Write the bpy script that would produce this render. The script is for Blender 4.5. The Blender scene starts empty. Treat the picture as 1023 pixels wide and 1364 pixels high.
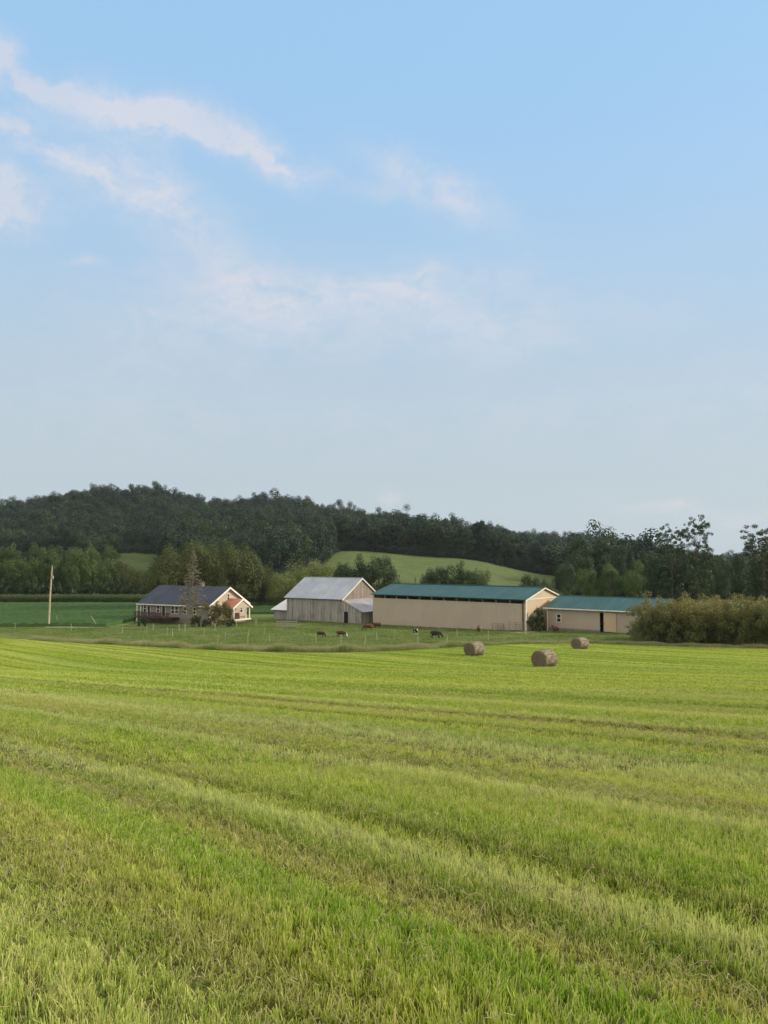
import bpy, bmesh, math, random
import numpy as np
from math import radians as R
from mathutils import Vector, Matrix

random.seed(7)
rng = np.random.default_rng(11)
scene = bpy.context.scene

# ------------------------------------------------------------------ camera
F = 1026.0           # focal length in photo pixels (photo 1023 x 1364)
HOR = 744.0          # photo row of the true horizon
EYE = 1.6
PITCH = math.atan((HOR - 682.0) / F)
cd = bpy.data.cameras.new('camera')
cam = bpy.data.objects.new('camera', cd)
scene.collection.objects.link(cam)
cam.location = (0, 0, EYE)
cam.rotation_euler = (math.pi / 2 + PITCH, 0, 0)
cd.sensor_fit = 'VERTICAL'
cd.sensor_height = 36.0
cd.lens = 36.0 * F / 1364.0
cd.clip_start = 0.05
cd.clip_end = 6000
scene.camera = cam

# ------------------------------------------------------------------ light
SUN_EL = 24.0
SUN_AZ = 80.0        # degrees clockwise from +Y (view direction), so +X is 90
SUN_E = 3.2
SKY = 0.15
EXPOSURE = 0.4
ld = bpy.data.lights.new('sun', 'SUN')
ld.energy = SUN_E
ld.angle = R(6)
ld.color = (1.0, 0.86, 0.68)
sun = bpy.data.objects.new('sun', ld)
scene.collection.objects.link(sun)
sd = Vector((math.sin(R(SUN_AZ)) * math.cos(R(SUN_EL)), math.cos(R(SUN_AZ)) * math.cos(R(SUN_EL)), math.sin(R(SUN_EL))))
sun.rotation_euler = (-sd).to_track_quat('-Z', 'Y').to_euler()
sun.location = (60, 0, 40)
scene.view_settings.view_transform = 'Standard'
scene.view_settings.look = 'None'
scene.view_settings.exposure = EXPOSURE
scene.view_settings.gamma = 1.0
scene.cycles.max_bounces = 6
scene.cycles.diffuse_bounces = 2
scene.cycles.glossy_bounces = 2
scene.cycles.transmission_bounces = 3
scene.cycles.transparent_max_bounces = 6
scene.cycles.volume_bounces = 0
scene.cycles.caustics_reflective = False
scene.cycles.caustics_refractive = False


# ------------------------------------------------------------------ node helper
class NT:
    def __init__(self, tree):
        self.t = tree
        self.n = tree.nodes
        self.l = tree.links

    def add(self, typ, ins=None, **props):
        nd = self.n.new(typ)
        for k, v in props.items():
            setattr(nd, k, v)
        for k, v in (ins or {}).items():
            s = nd.inputs[k]
            if isinstance(v, bpy.types.NodeSocket):
                self.l.new(v, s)
            elif v is not None:
                s.default_value = v
        return nd

    def m(self, op, a, b=0.0, c=0.0, clamp=False):
        nd = self.add('ShaderNodeMath', {0: a, 1: b, 2: c}, operation=op)
        nd.use_clamp = clamp
        return nd.outputs[0]

    def mix(self, f, a, b, blend='MIX'):
        nd = self.n.new('ShaderNodeMix')
        nd.data_type = 'RGBA'
        nd.blend_type = blend
        for i, v in ((0, f), (6, a), (7, b)):
            if isinstance(v, bpy.types.NodeSocket):
                self.l.new(v, nd.inputs[i])
            else:
                nd.inputs[i].default_value = v if i == 0 else (v[0], v[1], v[2], 1.0)
        return nd.outputs[2]

    def noise(self, vec, scale, detail=3.0, rough=0.55, dist=0.0):
        return self.add('ShaderNodeTexNoise', {'Vector': vec, 'Scale': scale, 'Detail': detail, 'Roughness': rough, 'Distortion': dist}).outputs['Fac']

    def rng(self, v, a, b, c=0.0, d=1.0):
        nd = self.add('ShaderNodeMapRange', {'Value': v, 'From Min': a, 'From Max': b, 'To Min': c, 'To Max': d})
        nd.interpolation_type = 'SMOOTHSTEP'
        return nd.outputs[0]

    def vec(self, x, y, z):
        return self.add('ShaderNodeCombineXYZ', {0: x, 1: y, 2: z}).outputs[0]

    def dot(self, a, b):
        nd = self.add('ShaderNodeVectorMath', {0: a, 1: b}, operation='DOT_PRODUCT')
        return nd.outputs['Value']


# ------------------------------------------------------------------ world
def px_dir(px, py):
    u = (682.0 - py) / F
    x = (px - 511.5) / F
    v = Vector((x, math.cos(PITCH) - u * math.sin(PITCH), math.sin(PITCH) + u * math.cos(PITCH)))
    return v.normalized()


world = bpy.data.worlds.new('World')
scene.world = world
world.use_nodes = True
W = NT(world.node_tree)
W.n.clear()
sky = W.add('ShaderNodeTexSky', sky_type='NISHITA')
sky.sun_disc = False
sky.sun_elevation = R(SUN_EL)
sky.sun_rotation = R(SUN_AZ)
sky.altitude = 300
sky.air_density = 1.0
sky.dust_density = 1.2
sky.ozone_density = 1.6
geo = W.add('ShaderNodeNewGeometry').outputs['Incoming']
dirv = W.add('ShaderNodeVectorMath', {0: geo, 1: (-1, -1, -1)}, operation='MULTIPLY').outputs[0]
sep = W.add('ShaderNodeSeparateXYZ', {0: dirv})
dz = sep.outputs[2]
skyc = sky.outputs[0]
# thin veil of high haze that pales and evens the sky, thickest low down
veil = W.rng(dz, -0.02, 0.62, 0.97, 0.82)
veilcol = W.mix(W.rng(dz, 0.06, 0.60), (2.62, 3.08, 3.36), (1.92, 3.26, 4.75))
skyc = W.mix(veil, skyc, veilcol)
# clouds
warp = W.add('ShaderNodeTexNoise', {'Vector': dirv, 'Scale': 14.0, 'Detail': 5.0, 'Roughness': 0.6}).outputs['Color']
warp = W.add('ShaderNodeVectorMath', {0: warp, 1: (0.5, 0.5, 0.5)}, operation='SUBTRACT').outputs[0]
warp = W.add('ShaderNodeVectorMath', {0: warp, 1: (0.06, 0.06, 0.06)}, operation='MULTIPLY').outputs[0]
wd = W.add('ShaderNodeVectorMath', {0: dirv, 1: warp}, operation='ADD').outputs[0]
CLOUDS = [  # px, py, half length, half width, angle (deg, down to the right), strength
    (-12, 66, 34, 24, 45, 1.1), (15, 95, 40, 16, 35, .8), (55, 112, 75, 14, 18, .95), (180, 150, 70, 24, 14, 1.0), (325, 192, 75, 20, 28, .95), (250, 165, 90, 16, 20, .7), (575, 250, 78, 24, 26, 1.0),
    (-25, 95, 70, 25, 40, .8), (38, 190, 75, 15, 26, 1.3), (15, 285, 60, 26, -12, 1.5), (5, 240, 36, 24, 60, 1.3), (235, 285, 120, 38, 44, .7),
    (150, 240, 100, 30, 30, .35), (400, 398, 200, 30, 4, .5), (620, 405, 280, 42, 3, .28), (330, 470, 300, 40, 0, .25), (560, 378, 140, 22, -6, .4), (330, 440, 180, 22, 4, .28), (680, 445, 55, 34, 0, .45),
    (115, 343, 18, 7, 5, .6), (905, 679, 30, 7, 5, .7), (518, 661, 12, 8, 0, .6), (840, 675, 40, 6, 8, .3), (450, 240, 80, 14, 12, .35),
    (215, 425, 30, 9, 5, .35), (300, 560, 500, 40, 2, .2), (950, 530, 320, 40, -3, .2), (980, 690, 40, 9, 5, .4)]
tot = None
for (cx, cy, hl, hw, ang, st) in CLOUDS:
    c = px_dir(cx, cy)
    a = R(ang)
    e = px_dir(cx + 10 * math.cos(a), cy + 10 * math.sin(a))
    u = (e - c)
    u = (u - c * u.dot(c)).normalized()
    v = c.cross(u).normalized()
    mpp = (px_dir(cx + 1, cy) - c).length
    du = W.dot(wd, tuple(u / (hl * mpp)))
    dv = W.dot(wd, tuple(v / (hw * mpp)))
    q = W.m('ADD', W.m('MULTIPLY', du, du), W.m('MULTIPLY', dv, dv))
    g = W.m('EXPONENT', W.m('MULTIPLY', q, -0.8))
    g = W.m('MULTIPLY', g, st)
    if cx < 1300:
        front = W.m('GREATER_THAN', sep.outputs[1], 0.0)
        g = W.m('MULTIPLY', g, front)
    tot = g if tot is None else W.m('ADD', tot, g)
n1 = W.noise(W.add('ShaderNodeMapping', {'Vector': wd, 'Scale': (1, 1, 1.8)}).outputs[0], 16.0, 9.0, 0.66)
dens = W.m('MULTIPLY', tot, W.rng(n1, 0.30, 0.62, 0.25, 1.15))
n3 = W.noise(W.add('ShaderNodeMapping', {'Vector': wd, 'Rotation': (0, R(25), 0), 'Scale': (.5, 1, 2.2)}).outputs[0], 42.0, 8.0, 0.6)
dens = W.m('MULTIPLY', dens, W.rng(n3, .25, .7, .72, 1.2))
dens = W.m('MINIMUM', dens, 1.0)
# cloud light: cream pink tops, grey blue where thin
n2 = W.noise(wd, 6.0, 3.0)
ccol = W.mix(W.rng(n2, 0.4, 0.6), (3.55, 3.6, 3.95), (4.0, 3.8, 3.95))
skyc = W.mix(W.m('MULTIPLY', dens, 0.68), skyc, ccol)
# unseen bright cloud, added overhead and behind the viewer as fill light
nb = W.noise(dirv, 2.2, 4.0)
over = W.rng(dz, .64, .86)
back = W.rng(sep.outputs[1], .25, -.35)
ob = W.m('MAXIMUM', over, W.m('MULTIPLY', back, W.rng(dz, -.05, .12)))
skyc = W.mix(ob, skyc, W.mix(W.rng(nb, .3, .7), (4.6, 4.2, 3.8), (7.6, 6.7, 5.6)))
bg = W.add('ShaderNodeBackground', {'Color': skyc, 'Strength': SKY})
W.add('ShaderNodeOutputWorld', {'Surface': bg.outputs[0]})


# ------------------------------------------------------------------ terrain
def pchip_dense(xs, ys):
    xs = np.array(xs, float)
    ys = np.array(ys, float)
    h = np.diff(xs)
    dl = np.diff(ys) / h
    m = np.zeros(len(xs))
    m[0], m[-1] = dl[0], dl[-1]
    for i in range(1, len(xs) - 1):
        if dl[i - 1] * dl[i] > 0:
            w1, w2 = 2 * h[i] + h[i - 1], h[i] + 2 * h[i - 1]
            m[i] = (w1 + w2) / (w1 / dl[i - 1] + w2 / dl[i])

    def f(x):
        x = np.clip(np.asarray(x, float), xs[0], xs[-1])
        i = np.clip(np.searchsorted(xs, x, side='right') - 1, 0, len(xs) - 2)
        t = (x - xs[i]) / h[i]
        return ((2 * t ** 3 - 3 * t ** 2 + 1) * ys[i] + (t ** 3 - 2 * t ** 2 + t) * h[i] * m[i]
                + (-2 * t ** 3 + 3 * t ** 2) * ys[i + 1] + (t ** 3 - t ** 2) * h[i] * m[i + 1])
    return f


near_f = pchip_dense([-120, -30, 0, 25, 50, 62, 81, 100, 120, 140, 200], [4.0, 3.0, 0, -2.875, -5.75, -7.05, -8.05, -8.95, -9.65, -10.2, -10.3])
COLX = [-500, 0, 100, 200, 280, 350, 450, 600, 750, 900, 1023, 1500]
COLA = (np.array(COLX) - 511.5) / F
ROWY = [200, 270, 420, 560, 700, 850, 1200, 2200]
TAB = np.array([
    [-61] * 12,
    [-45, -45, -45, -45, -45, -45, -45, -44, -46, -46, -46, -46],
    [-8, -8, -7, -6, -4, -2, 11, 1, -24, -29, -29, -29],
    [20, 22, 30, 32, 30, 32, 28, 12, -8, -21, -22, -22],
    [42, 50, 69, 71, 57, 59, 46, 24, 7, -9, -17, -17],
    [30, 38, 54, 56, 46, 47, 34, 12, 0, -14, -14, -14],
    [8, 8, 9, 10, 10, 10, 6, 0, -6, -10, -10, -10],
    [-4] * 12], float)
WPX = [-500, 0, 145, 162, 213, 232, 250, 415, 437, 450, 600, 742, 775, 900, 1023, 1500]
WPY = [430, 430, 428, 462, 458, 330, 300, 300, 400, 428, 420, 412, 240, 235, 225, 225]
WA = (np.array(WPX) - 511.5) / F


def wood_front(a):
    return np.interp(a, WA, WPY)


# ---- ground and grass colours share one description of the mowing bands
# (position across the rows in metres, half width, strength): straw strips and lush strips
STRAW = [(2.2, .28, .8), (3.75, .22, .8), (5.1, .15, .3), (7.9, .35, .75), (8.9, .2, .5), (13.0, .35, .9), (14.2, .22, .8), (19.5, .4, .6), (24.0, .4, .7), (27.5, .5, .5), (33.0, .5, .6), (38, .6, .5), (46, .6, .6)]
LUSH = [(3.05, .35, .9), (6.3, .5, .4), (10.6, .6, .8), (12.2, .35, .7), (16.2, .8, .6), (22, .8, .6), (30, .9, .6), (42, 1.1, .6), (5.2, .4, .6), (53, 1.0, .7), (57, .8, .6), (65, 1.0, .6), (69, .8, .5), (78, 1, .5), (35, .8, .5), (47, .8, .5), (26.0, .5, .5), (19.8, .5, .5)]
PALE = [(4.3, .20, .9), (9.9, .5, .55), (1.4, .5, .5), (7.0, .3, .7), (9.4, .5, .6), (17.8, .6, .5), (15.0, .3, .6), (26, .7, .5), (35.5, .7, .5), (49, .8, .5), (61, .9, .5), (73, 1, .5)]


_r = random.Random(5)
DARK = [(4.8, .12, .8), (7.35, .12, .6), (10.0, .15, .5)]  # first band paints the shadow behind the pale ridge; others are dark tracks
_v = 12.1
while _v < 92:
    DARK.append((_v, .11 + _v * .0034, _r.uniform(.45, 1.0)))
    _v += _r.choice((1.1, 1.8, 2.4, 3.1, 3.8))


def np_bands(v, lst):
    t = np.zeros_like(v)
    for c, w, s in lst:
        t += s * np.exp(-((v - c) / w) ** 2)
    return np.minimum(t, 1)


def fbm(X, Y, s):
    return (np.sin(X / s + 1.3 * np.sin(Y / s * .7 + 2)) + np.sin(Y / s * 1.1 + 1.7 * np.sin(X / s * .6)) + .5 * np.sin((X + Y) / s * 2.3 + 1) + .5 * np.sin((X - Y) / s * 1.9 + 4)) / 3.0


RN = (0.724, 0.690)      # across the mowing rows
RD = (-0.690, 0.724)     # along the mowing rows


def terrain(X, Y):
    X = np.asarray(X, float)
    Y = np.asarray(Y, float)
    zn = near_f(np.minimum(Y, 200))
    a = np.clip(X / np.maximum(Y, 150), COLA[0], COLA[-1])
    ci = np.clip(np.searchsorted(COLA, a, side='right') - 1, 0, len(COLA) - 2)
    ct = (a - COLA[ci]) / (COLA[ci + 1] - COLA[ci])
    ct = ct * ct * (3 - 2 * ct)
    Yc = np.clip(Y, 200, 2200)
    ry = np.array(ROWY, float)
    ri = np.clip(np.searchsorted(ry, Yc, side='right') - 1, 0, len(ry) - 2)
    rt = (Yc - ry[ri]) / (ry[ri + 1] - ry[ri])
    col = TAB * ry[:, None] / F

    def g(r):
        return col[r, ci] * (1 - ct) + col[r, ci + 1] * ct
    zf = g(ri) * (1 - rt) + g(ri + 1) * rt + EYE
    zf = zf + np.clip((Y - 230) / 150, 0, 1) * 1.2 * fbm(X, Y, 37.0)
    w = np.clip((Y - 200) / 1e-3, 0, 1)
    z = zn * (1 - w) + zf * w
    z = z + 0.10 * fbm(X, Y, 9.0) * np.clip((Y - 20) / 40, 0, 1) * np.clip((230 - Y) / 60, 0, 1)
    # low swells left by the mower along the rows
    v = X * RN[0] + Y * RN[1]
    u = X * RD[0] + Y * RD[1]
    amp = np.clip((85 - Y) / 20, 0, 1) * np.clip((Y + 10) / 10, 0, 1)
    z = z + amp * (0.022 * np.sin(v * 2.6 + .5 * np.sin(u * .11)) + 0.02 * np.sin(v * 1.15 + 1.0) + 0.03 * np_bands(v, PALE) - .02 * np_bands(v, STRAW))
    return z


def tz(x, y):
    return float(terrain(np.array([x]), np.array([y]))[0])


def ground_at(px, py):
    """the spot on the ground seen at a photo pixel"""
    d = px_dir(px, py)
    ys = np.exp(np.linspace(math.log(2.5), math.log(900), 4000))
    xs = ys * d.x / d.y
    zr = EYE + ys * d.z / d.y
    hit = np.nonzero(zr < terrain(xs, ys))[0]
    i = hit[0] if len(hit) else len(ys) - 1
    return Vector((xs[i], ys[i], tz(xs[i], ys[i])))


def at(px, Y):
    return (px - 511.5) / F * Y


# far edge of the mown field, from the left to the right
EDGE = [ground_at(x, y) for x, y in ((-260, 850), (0, 850), (90, 856), (200, 862), (300, 867), (440, 870), (512, 868), (600, 863), (700, 858), (790, 857), (860, 860), (1023, 864), (1250, 868))]
EA = np.array([p.x / p.y for p in EDGE])
EY = np.array([p.y for p in EDGE])


def edge_y(X, Y):
    a = X / np.maximum(Y, 1)
    return np.interp(a, EA, EY)


# ------------------------------------------------------------------ mesh helpers
def link(o, parent=None):
    scene.collection.objects.link(o)
    if parent is not None:
        o.parent = parent
    return o


def tag(o, label=None, cat=None, group=None, kind=None):
    if label:
        o['label'] = label
    if cat:
        o['category'] = cat
    if group:
        o['group'] = group
    if kind:
        o['kind'] = kind
    return o


def empty(name, loc, rz=0.0, label=None, cat=None, group=None):
    o = bpy.data.objects.new(name, None)
    o.empty_display_size = 0.3
    o.location = loc
    o.rotation_euler = (0, 0, rz)
    link(o)
    return tag(o, label, cat, group)


def fast_mesh(name, V, faces_flat, nside, mats=(), midx=None, attrs=None, smooth=False):
    V = np.asarray(V, np.float32)
    Fc = np.asarray(faces_flat, np.int32)
    me = bpy.data.meshes.new(name)
    nf = len(Fc) // nside
    me.vertices.add(len(V))
    me.vertices.foreach_set('co', V.ravel())
    me.loops.add(len(Fc))
    me.loops.foreach_set('vertex_index', Fc)
    me.polygons.add(nf)
    me.polygons.foreach_set('loop_start', np.arange(0, nf * nside, nside, dtype=np.int32))
    me.polygons.foreach_set('loop_total', np.full(nf, nside, np.int32))
    if midx is not None:
        me.polygons.foreach_set('material_index', np.asarray(midx, np.int32))
    me.polygons.foreach_set('use_smooth', np.full(nf, smooth))
    for m in mats:
        me.materials.append(m)
    for k, a in (attrs or {}).items():
        at_ = me.attributes.new(k, 'FLOAT', 'POINT')
        at_.data.foreach_set('value', np.asarray(a, np.float32))
    me.update()
    return me


class MB:
    def __init__(self):
        self.v = []
        self.f = []

    def face(self, *pts):
        i = len(self.v)
        self.v += [tuple(p) for p in pts]
        self.f.append(tuple(range(i, i + len(pts))))

    def box(self, x0, x1, y0, y1, z0, z1):
        i = len(self.v)
        self.v += [(x0, y0, z0), (x1, y0, z0), (x1, y1, z0), (x0, y1, z0), (x0, y0, z1), (x1, y0, z1), (x1, y1, z1), (x0, y1, z1)]
        for q in ((0, 3, 2, 1), (4, 5, 6, 7), (0, 1, 5, 4), (1, 2, 6, 5), (2, 3, 7, 6), (3, 0, 4, 7)):
            self.f.append(tuple(i + k for k in q))
        return self

    def prism(self, base, off):
        """closed prism: polygon base swept by the vector off"""
        n = len(base)
        i = len(self.v)
        self.v += [tuple(p) for p in base] + [tuple(Vector(p) + Vector(off)) for p in base]
        self.f.append(tuple(i + k for k in reversed(range(n))))
        self.f.append(tuple(i + n + k for k in range(n)))
        for k in range(n):
            j = (k + 1) % n
            self.f.append((i + k, i + j, i + n + j, i + n + k))
        return self

    def tube(self, pts, rad, n=6):
        pts = [Vector(p) for p in pts]
        rad = rad if isinstance(rad, (list, tuple)) else [rad] * len(pts)
        i0 = len(self.v)
        for k, p in enumerate(pts):
            d = (pts[min(k + 1, len(pts) - 1)] - pts[max(k - 1, 0)]).normalized()
            a = d.orthogonal().normalized()
            if abs(d.z) > .7:
                a = Vector((1, 0, 0)) - d * d.x
                a.normalize()
            b = d.cross(a)
            for j in range(n):
                t = 2 * math.pi * j / n
                self.v.append(tuple(p + (a * math.cos(t) + b * math.sin(t)) * rad[k]))
        for k in range(len(pts) - 1):
            for j in range(n):
                j2 = (j + 1) % n
                self.f.append((i0 + k * n + j, i0 + k * n + j2, i0 + (k + 1) * n + j2, i0 + (k + 1) * n + j))
        self.f.append(tuple(i0 + j for j in reversed(range(n))))
        self.f.append(tuple(i0 + (len(pts) - 1) * n + j for j in range(n)))
        return self

    def mesh(self, name, m):
        me = bpy.data.meshes.new(name)
        me.from_pydata(self.v, [], self.f)
        bm = bmesh.new()
        bm.from_mesh(me)
        bmesh.ops.recalc_face_normals(bm, faces=bm.faces)
        bm.to_mesh(me)
        bm.free()
        me.materials.append(m)
        return me

    def build(self, name, m, parent=None, label=None):
        o = bpy.data.objects.new(name, self.mesh(name, m))
        link(o, parent)
        if label:
            o['label'] = label
        return o


# ------------------------------------------------------------------ materials
def mat(name):
    m = bpy.data.materials.new(name)
    m.use_nodes = True
    m.node_tree.nodes.clear()
    return m, NT(m.node_tree)


def finish(T, color, rough=0.8, metal=0.0, bump=None, bdist=0.02, spec=0.3, bstr=0.5):
    ins = {'Base Color': color if isinstance(color, bpy.types.NodeSocket) else (color[0], color[1], color[2], 1), 'Roughness': rough, 'Metallic': metal, 'Specular IOR Level': spec}
    p = T.add('ShaderNodeBsdfPrincipled', ins)
    if bump is not None:
        b = T.add('ShaderNodeBump', {'Height': bump, 'Distance': bdist, 'Strength': bstr})
        T.l.new(b.outputs[0], p.inputs['Normal'])
    T.add('ShaderNodeOutputMaterial', {'Surface': p.outputs[0]})
    return p


def simple(name, c, rough=0.7, metal=0.0, var=0.15, scale=1.5, spec=0.3):
    m, T = mat(name)
    co = T.add('ShaderNodeTexCoord').outputs['Object']
    n = T.noise(co, scale, 5, .6)
    col = T.mix(T.rng(n, .3, .7), tuple(x * (1 - var) for x in c), tuple(min(1, x * (1 + var)) for x in c))
    finish(T, col, rough, metal, n, 0.01, spec)
    return m


def ribbed(name, c, rib, rough=0.5, metal=0.0, var=.06, axis=0, stain=0.1, staincol=(.2, .15, .1), dist=0.03):
    """sheet metal or siding with ribs along one local axis and faint streaks"""
    m, T = mat(name)
    co = T.add('ShaderNodeTexCoord').outputs['Object']
    s = T.add('ShaderNodeSeparateXYZ', {0: co})
    ph = T.m('FRACT', T.m('DIVIDE', s.outputs[axis], rib))
    ridge = T.m('SUBTRACT', 1.0, T.rng(T.m('ABSOLUTE', T.m('SUBTRACT', ph, 0.5)), 0.0, 0.14))
    sc = [.15, .15, .15]
    sc[axis] = 1.6
    st = T.noise(T.add('ShaderNodeMapping', {'Vector': co, 'Scale': tuple(sc)}).outputs[0], 1.2, 5, .6)
    big = T.noise(co, .35, 3)
    panel = T.add('ShaderNodeTexWhiteNoise', {'W': T.m('FLOOR', T.m('DIVIDE', s.outputs[axis], rib * 3))}, noise_dimensions='1D').outputs[0]
    col = T.mix(T.rng(big, .3, .7), tuple(x * (1 - var) for x in c), tuple(x * (1 + var) for x in c))
    col = T.mix(T.m('MULTIPLY', panel, .12), col, tuple(x * 1.25 for x in c))
    col = T.mix(T.m('MULTIPLY', T.rng(st, .45, .75), stain), col, staincol)
    finish(T, col, rough, metal, ridge, dist, .4)
    return m


def boards(name, c1, c2, w=.3):
    m, T = mat(name)
    co = T.add('ShaderNodeTexCoord').outputs['Object']
    s = T.add('ShaderNodeSeparateXYZ', {0: co})
    xx = T.m('ADD', s.outputs[0], s.outputs[1])
    bid = T.m('FLOOR', T.m('DIVIDE', xx, w))
    wn = T.add('ShaderNodeTexWhiteNoise', {'W': bid}, noise_dimensions='1D').outputs[0]
    st = T.noise(T.add('ShaderNodeMapping', {'Vector': co, 'Scale': (3, 3, .25)}).outputs[0], 1.6, 6, .65)
    blot = T.noise(co, .5, 4)
    f = T.m('ADD', T.m('MULTIPLY', wn, .45), T.m('MULTIPLY', T.rng(st, .3, .7), .55))
    col = T.mix(f, c1, c2)
    col = T.mix(T.m('MULTIPLY', T.rng(blot, .5, .7), .35), col, tuple(x * .6 for x in c1))
    # gaps between boards
    ph = T.m('FRACT', T.m('DIVIDE', xx, w))
    gap = T.m('LESS_THAN', ph, .09)
    col = T.mix(T.m('MULTIPLY', gap, .55), col, (.04, .035, .03))
    finish(T, col, .9, 0, T.m('SUBTRACT', st, gap), .02, .1)
    return m


M = {}
M['tan'] = ribbed('tan_siding', (.405, .355, .295), .9, .55, 0, .04, 0, .10, (.28, .20, .14))
M['tan_gable'] = ribbed('tan_gable_siding', (.50, .40, .28), .9, .6, 0, .04, 1, .08, (.4, .3, .2))  # lighter copy of the tan siding, sunlight in the colour; also the pale door
M['tan2'] = ribbed('grey_tan_siding', (.385, .34, .285), .9, .55, 0, .04, 0, .10, (.28, .20, .14))
M['teal'] = ribbed('teal_metal_roof', (.010, .066, .063), .9, .5, .0, .12, 0, .25, (.10, .18, .17))
M['galv'] = ribbed('galvanised_roof', (.36, .40, .46), .8, .45, .25, .12, 0, .6, (.30, .29, .29))
M['galv_old'] = ribbed('streaked_tin_roof', (.36, .37, .40), .8, .45, .25, .1, 1, .8, (.10, .09, .09))
M['white_roof'] = ribbed('white_tin_roof', (.72, .73, .74), .8, .5, 0, .03, 0, .08, (.6, .6, .6))
M['board'] = boards('weathered_boards', (.165, .166, .162), (.46, .46, .45), .32)
M['board_lit'] = boards('weathered_gable_boards', (.17, .15, .13), (.34, .30, .26), .32)  # warmer copy of the boards, with the light on the gable in its colour
M['white'] = simple('white_trim_paint', (.74, .73, .70), .6)
M['cream'] = simple('cream_trim_paint', (.70, .66, .56), .6)
M['siding'] = simple('cream_house_siding', (.43, .37, .29), .7, var=.05)
M['siding_shaded'] = simple('shaded_house_siding', (.23, .225, .21), .7, var=.08)  # front wall only: its shade is put into this darker siding colour
M['slate'] = ribbed('slate_blue_roof', (.026, .033, .056), .7, .6, 0, .25, 0, .4, (.09, .08, .09))
M['red_roof'] = ribbed('brick_red_porch_roof', (.40, .18, .115), .6, .7, 0, .15, 0, .3, (.25, .12, .08), .01)
M['redwood'] = simple('reddish_deck_wood', (.055, .028, .022), .8, var=.3)
M['brick'] = simple('stone_foundation', (.22, .19, .17), .9, var=.2, scale=4)
M['dark'] = simple('dark_opening', (.012, .011, .010), .9)
M['glass'] = simple('window_glass', (.02, .025, .03), .12, spec=.6)
M['post'] = simple('pale_fence_post', (.40, .39, .30), .8)
M['post_wood'] = simple('grey_wood_post', (.26, .24, .20), .85, scale=6)
M['polewood'] = simple('pale_pole_wood', (.42, .37, .27), .85, scale=3)
M['gate'] = simple('galvanised_gate_pipe', (.22, .21, .20), .5, .4)
M['rust'] = simple('rusty_metal', (.16, .06, .035), .8, var=.3)
M['wire'] = simple('fence_wire', (.3, .3, .3), .5, .5)
M['rail'] = simple('grey_plank_rail', (.30, .29, .25), .85, scale=4)
M['ceramic'] = simple('brown_ceramic', (.20, .09, .05), .5)
M['bark'] = simple('bark', (.11, .09, .07), .9, var=.3, scale=5)
M['pale_bark'] = simple('pale_bark', (.24, .215, .18), .9, var=.25, scale=5)


def leaf_mat(name, dark, light, warm=None, warmf=.0, transl=.25, rough=.55, scale=.35, rw=.3):
    m, T = mat(name)
    pos = T.add('ShaderNodeNewGeometry').outputs['Position']
    rnd = T.add('ShaderNodeObjectInfo').outputs['Random']
    lf = T.add('ShaderNodeAttribute', attribute_name='r').outputs['Fac']
    n = T.noise(pos, scale, 3)
    f = T.m('ADD', T.m('MULTIPLY', T.rng(n, .3, .7), .35 - (rw - .3) * .3), T.m('MULTIPLY', lf, .45 - (rw - .3) * .5))
    f = T.m('ADD', f, T.m('MULTIPLY', rnd, rw), clamp=True)
    col = T.mix(f, dark, light)
    if rw > .5:
        sp_ = T.m('FRACT', T.m('MULTIPLY', rnd, 7.31))
        col = T.mix(T.m('MULTIPLY', T.rng(sp_, .55, .9), .7), col, (.048, .088, .030))
        col = T.mix(T.m('MULTIPLY', T.rng(sp_, .3, .05), .6), col, (.012, .034, .026))
    if warm:
        hz = T.add('ShaderNodeAttribute', attribute_name='h').outputs['Fac']
        n2 = T.noise(pos, .22, 2)
        wf = T.m('MULTIPLY', T.m('MULTIPLY', T.rng(hz, .30, .95), T.rng(n2, .3, .6, .35, 1.0)), warmf)
        col = T.mix(wf, col, warm)
    d = T.add('ShaderNodeBsdfPrincipled', {'Base Color': col, 'Roughness': rough, 'Specular IOR Level': .25})
    t = T.add('ShaderNodeBsdfTranslucent', {'Color': col})
    mx = T.add('ShaderNodeMixShader', {0: transl, 1: d.outputs[0], 2: t.outputs[0]})
    T.add('ShaderNodeOutputMaterial', {'Surface': mx.outputs[0]})
    return m


M['leaf_dark'] = leaf_mat('dark_leaves', (.018, .042, .018), (.058, .098, .034))
M['leaf_mid'] = leaf_mat('green_leaves', (.040, .084, .022), (.108, .168, .046))
M['leaf_olive'] = leaf_mat('olive_leaves', (.048, .070, .020), (.115, .138, .042))
M['leaf_willow'] = leaf_mat('willow_leaves', (.11, .155, .042), (.235, .285, .095))
M['leaf_forest'] = leaf_mat('forest_leaves', (.005, .018, .012), (.036, .070, .032), scale=.05, rw=.6)
M['leaf_grey'] = leaf_mat('grey_needles', (.13, .125, .085), (.25, .235, .165))
M['leaf_hedge'] = leaf_mat('thicket_leaves', (.060, .085, .026), (.155, .180, .055), (.32, .28, .08), .6)
M['leaf_rust'] = leaf_mat('rusty_leaves', (.055, .075, .024), (.13, .145, .045), (.24, .13, .05), .4)


def bands(T, v, lst):
    tot = None
    for c, w, s in lst:
        q = T.m('DIVIDE', T.m('SUBTRACT', v, c), w)
        g = T.m('MULTIPLY', T.m('EXPONENT', T.m('MULTIPLY', T.m('MULTIPLY', q, q), -1.0)), s)
        tot = g if tot is None else T.m('ADD', tot, g)
    return T.m('MINIMUM', tot, 1.0)


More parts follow.
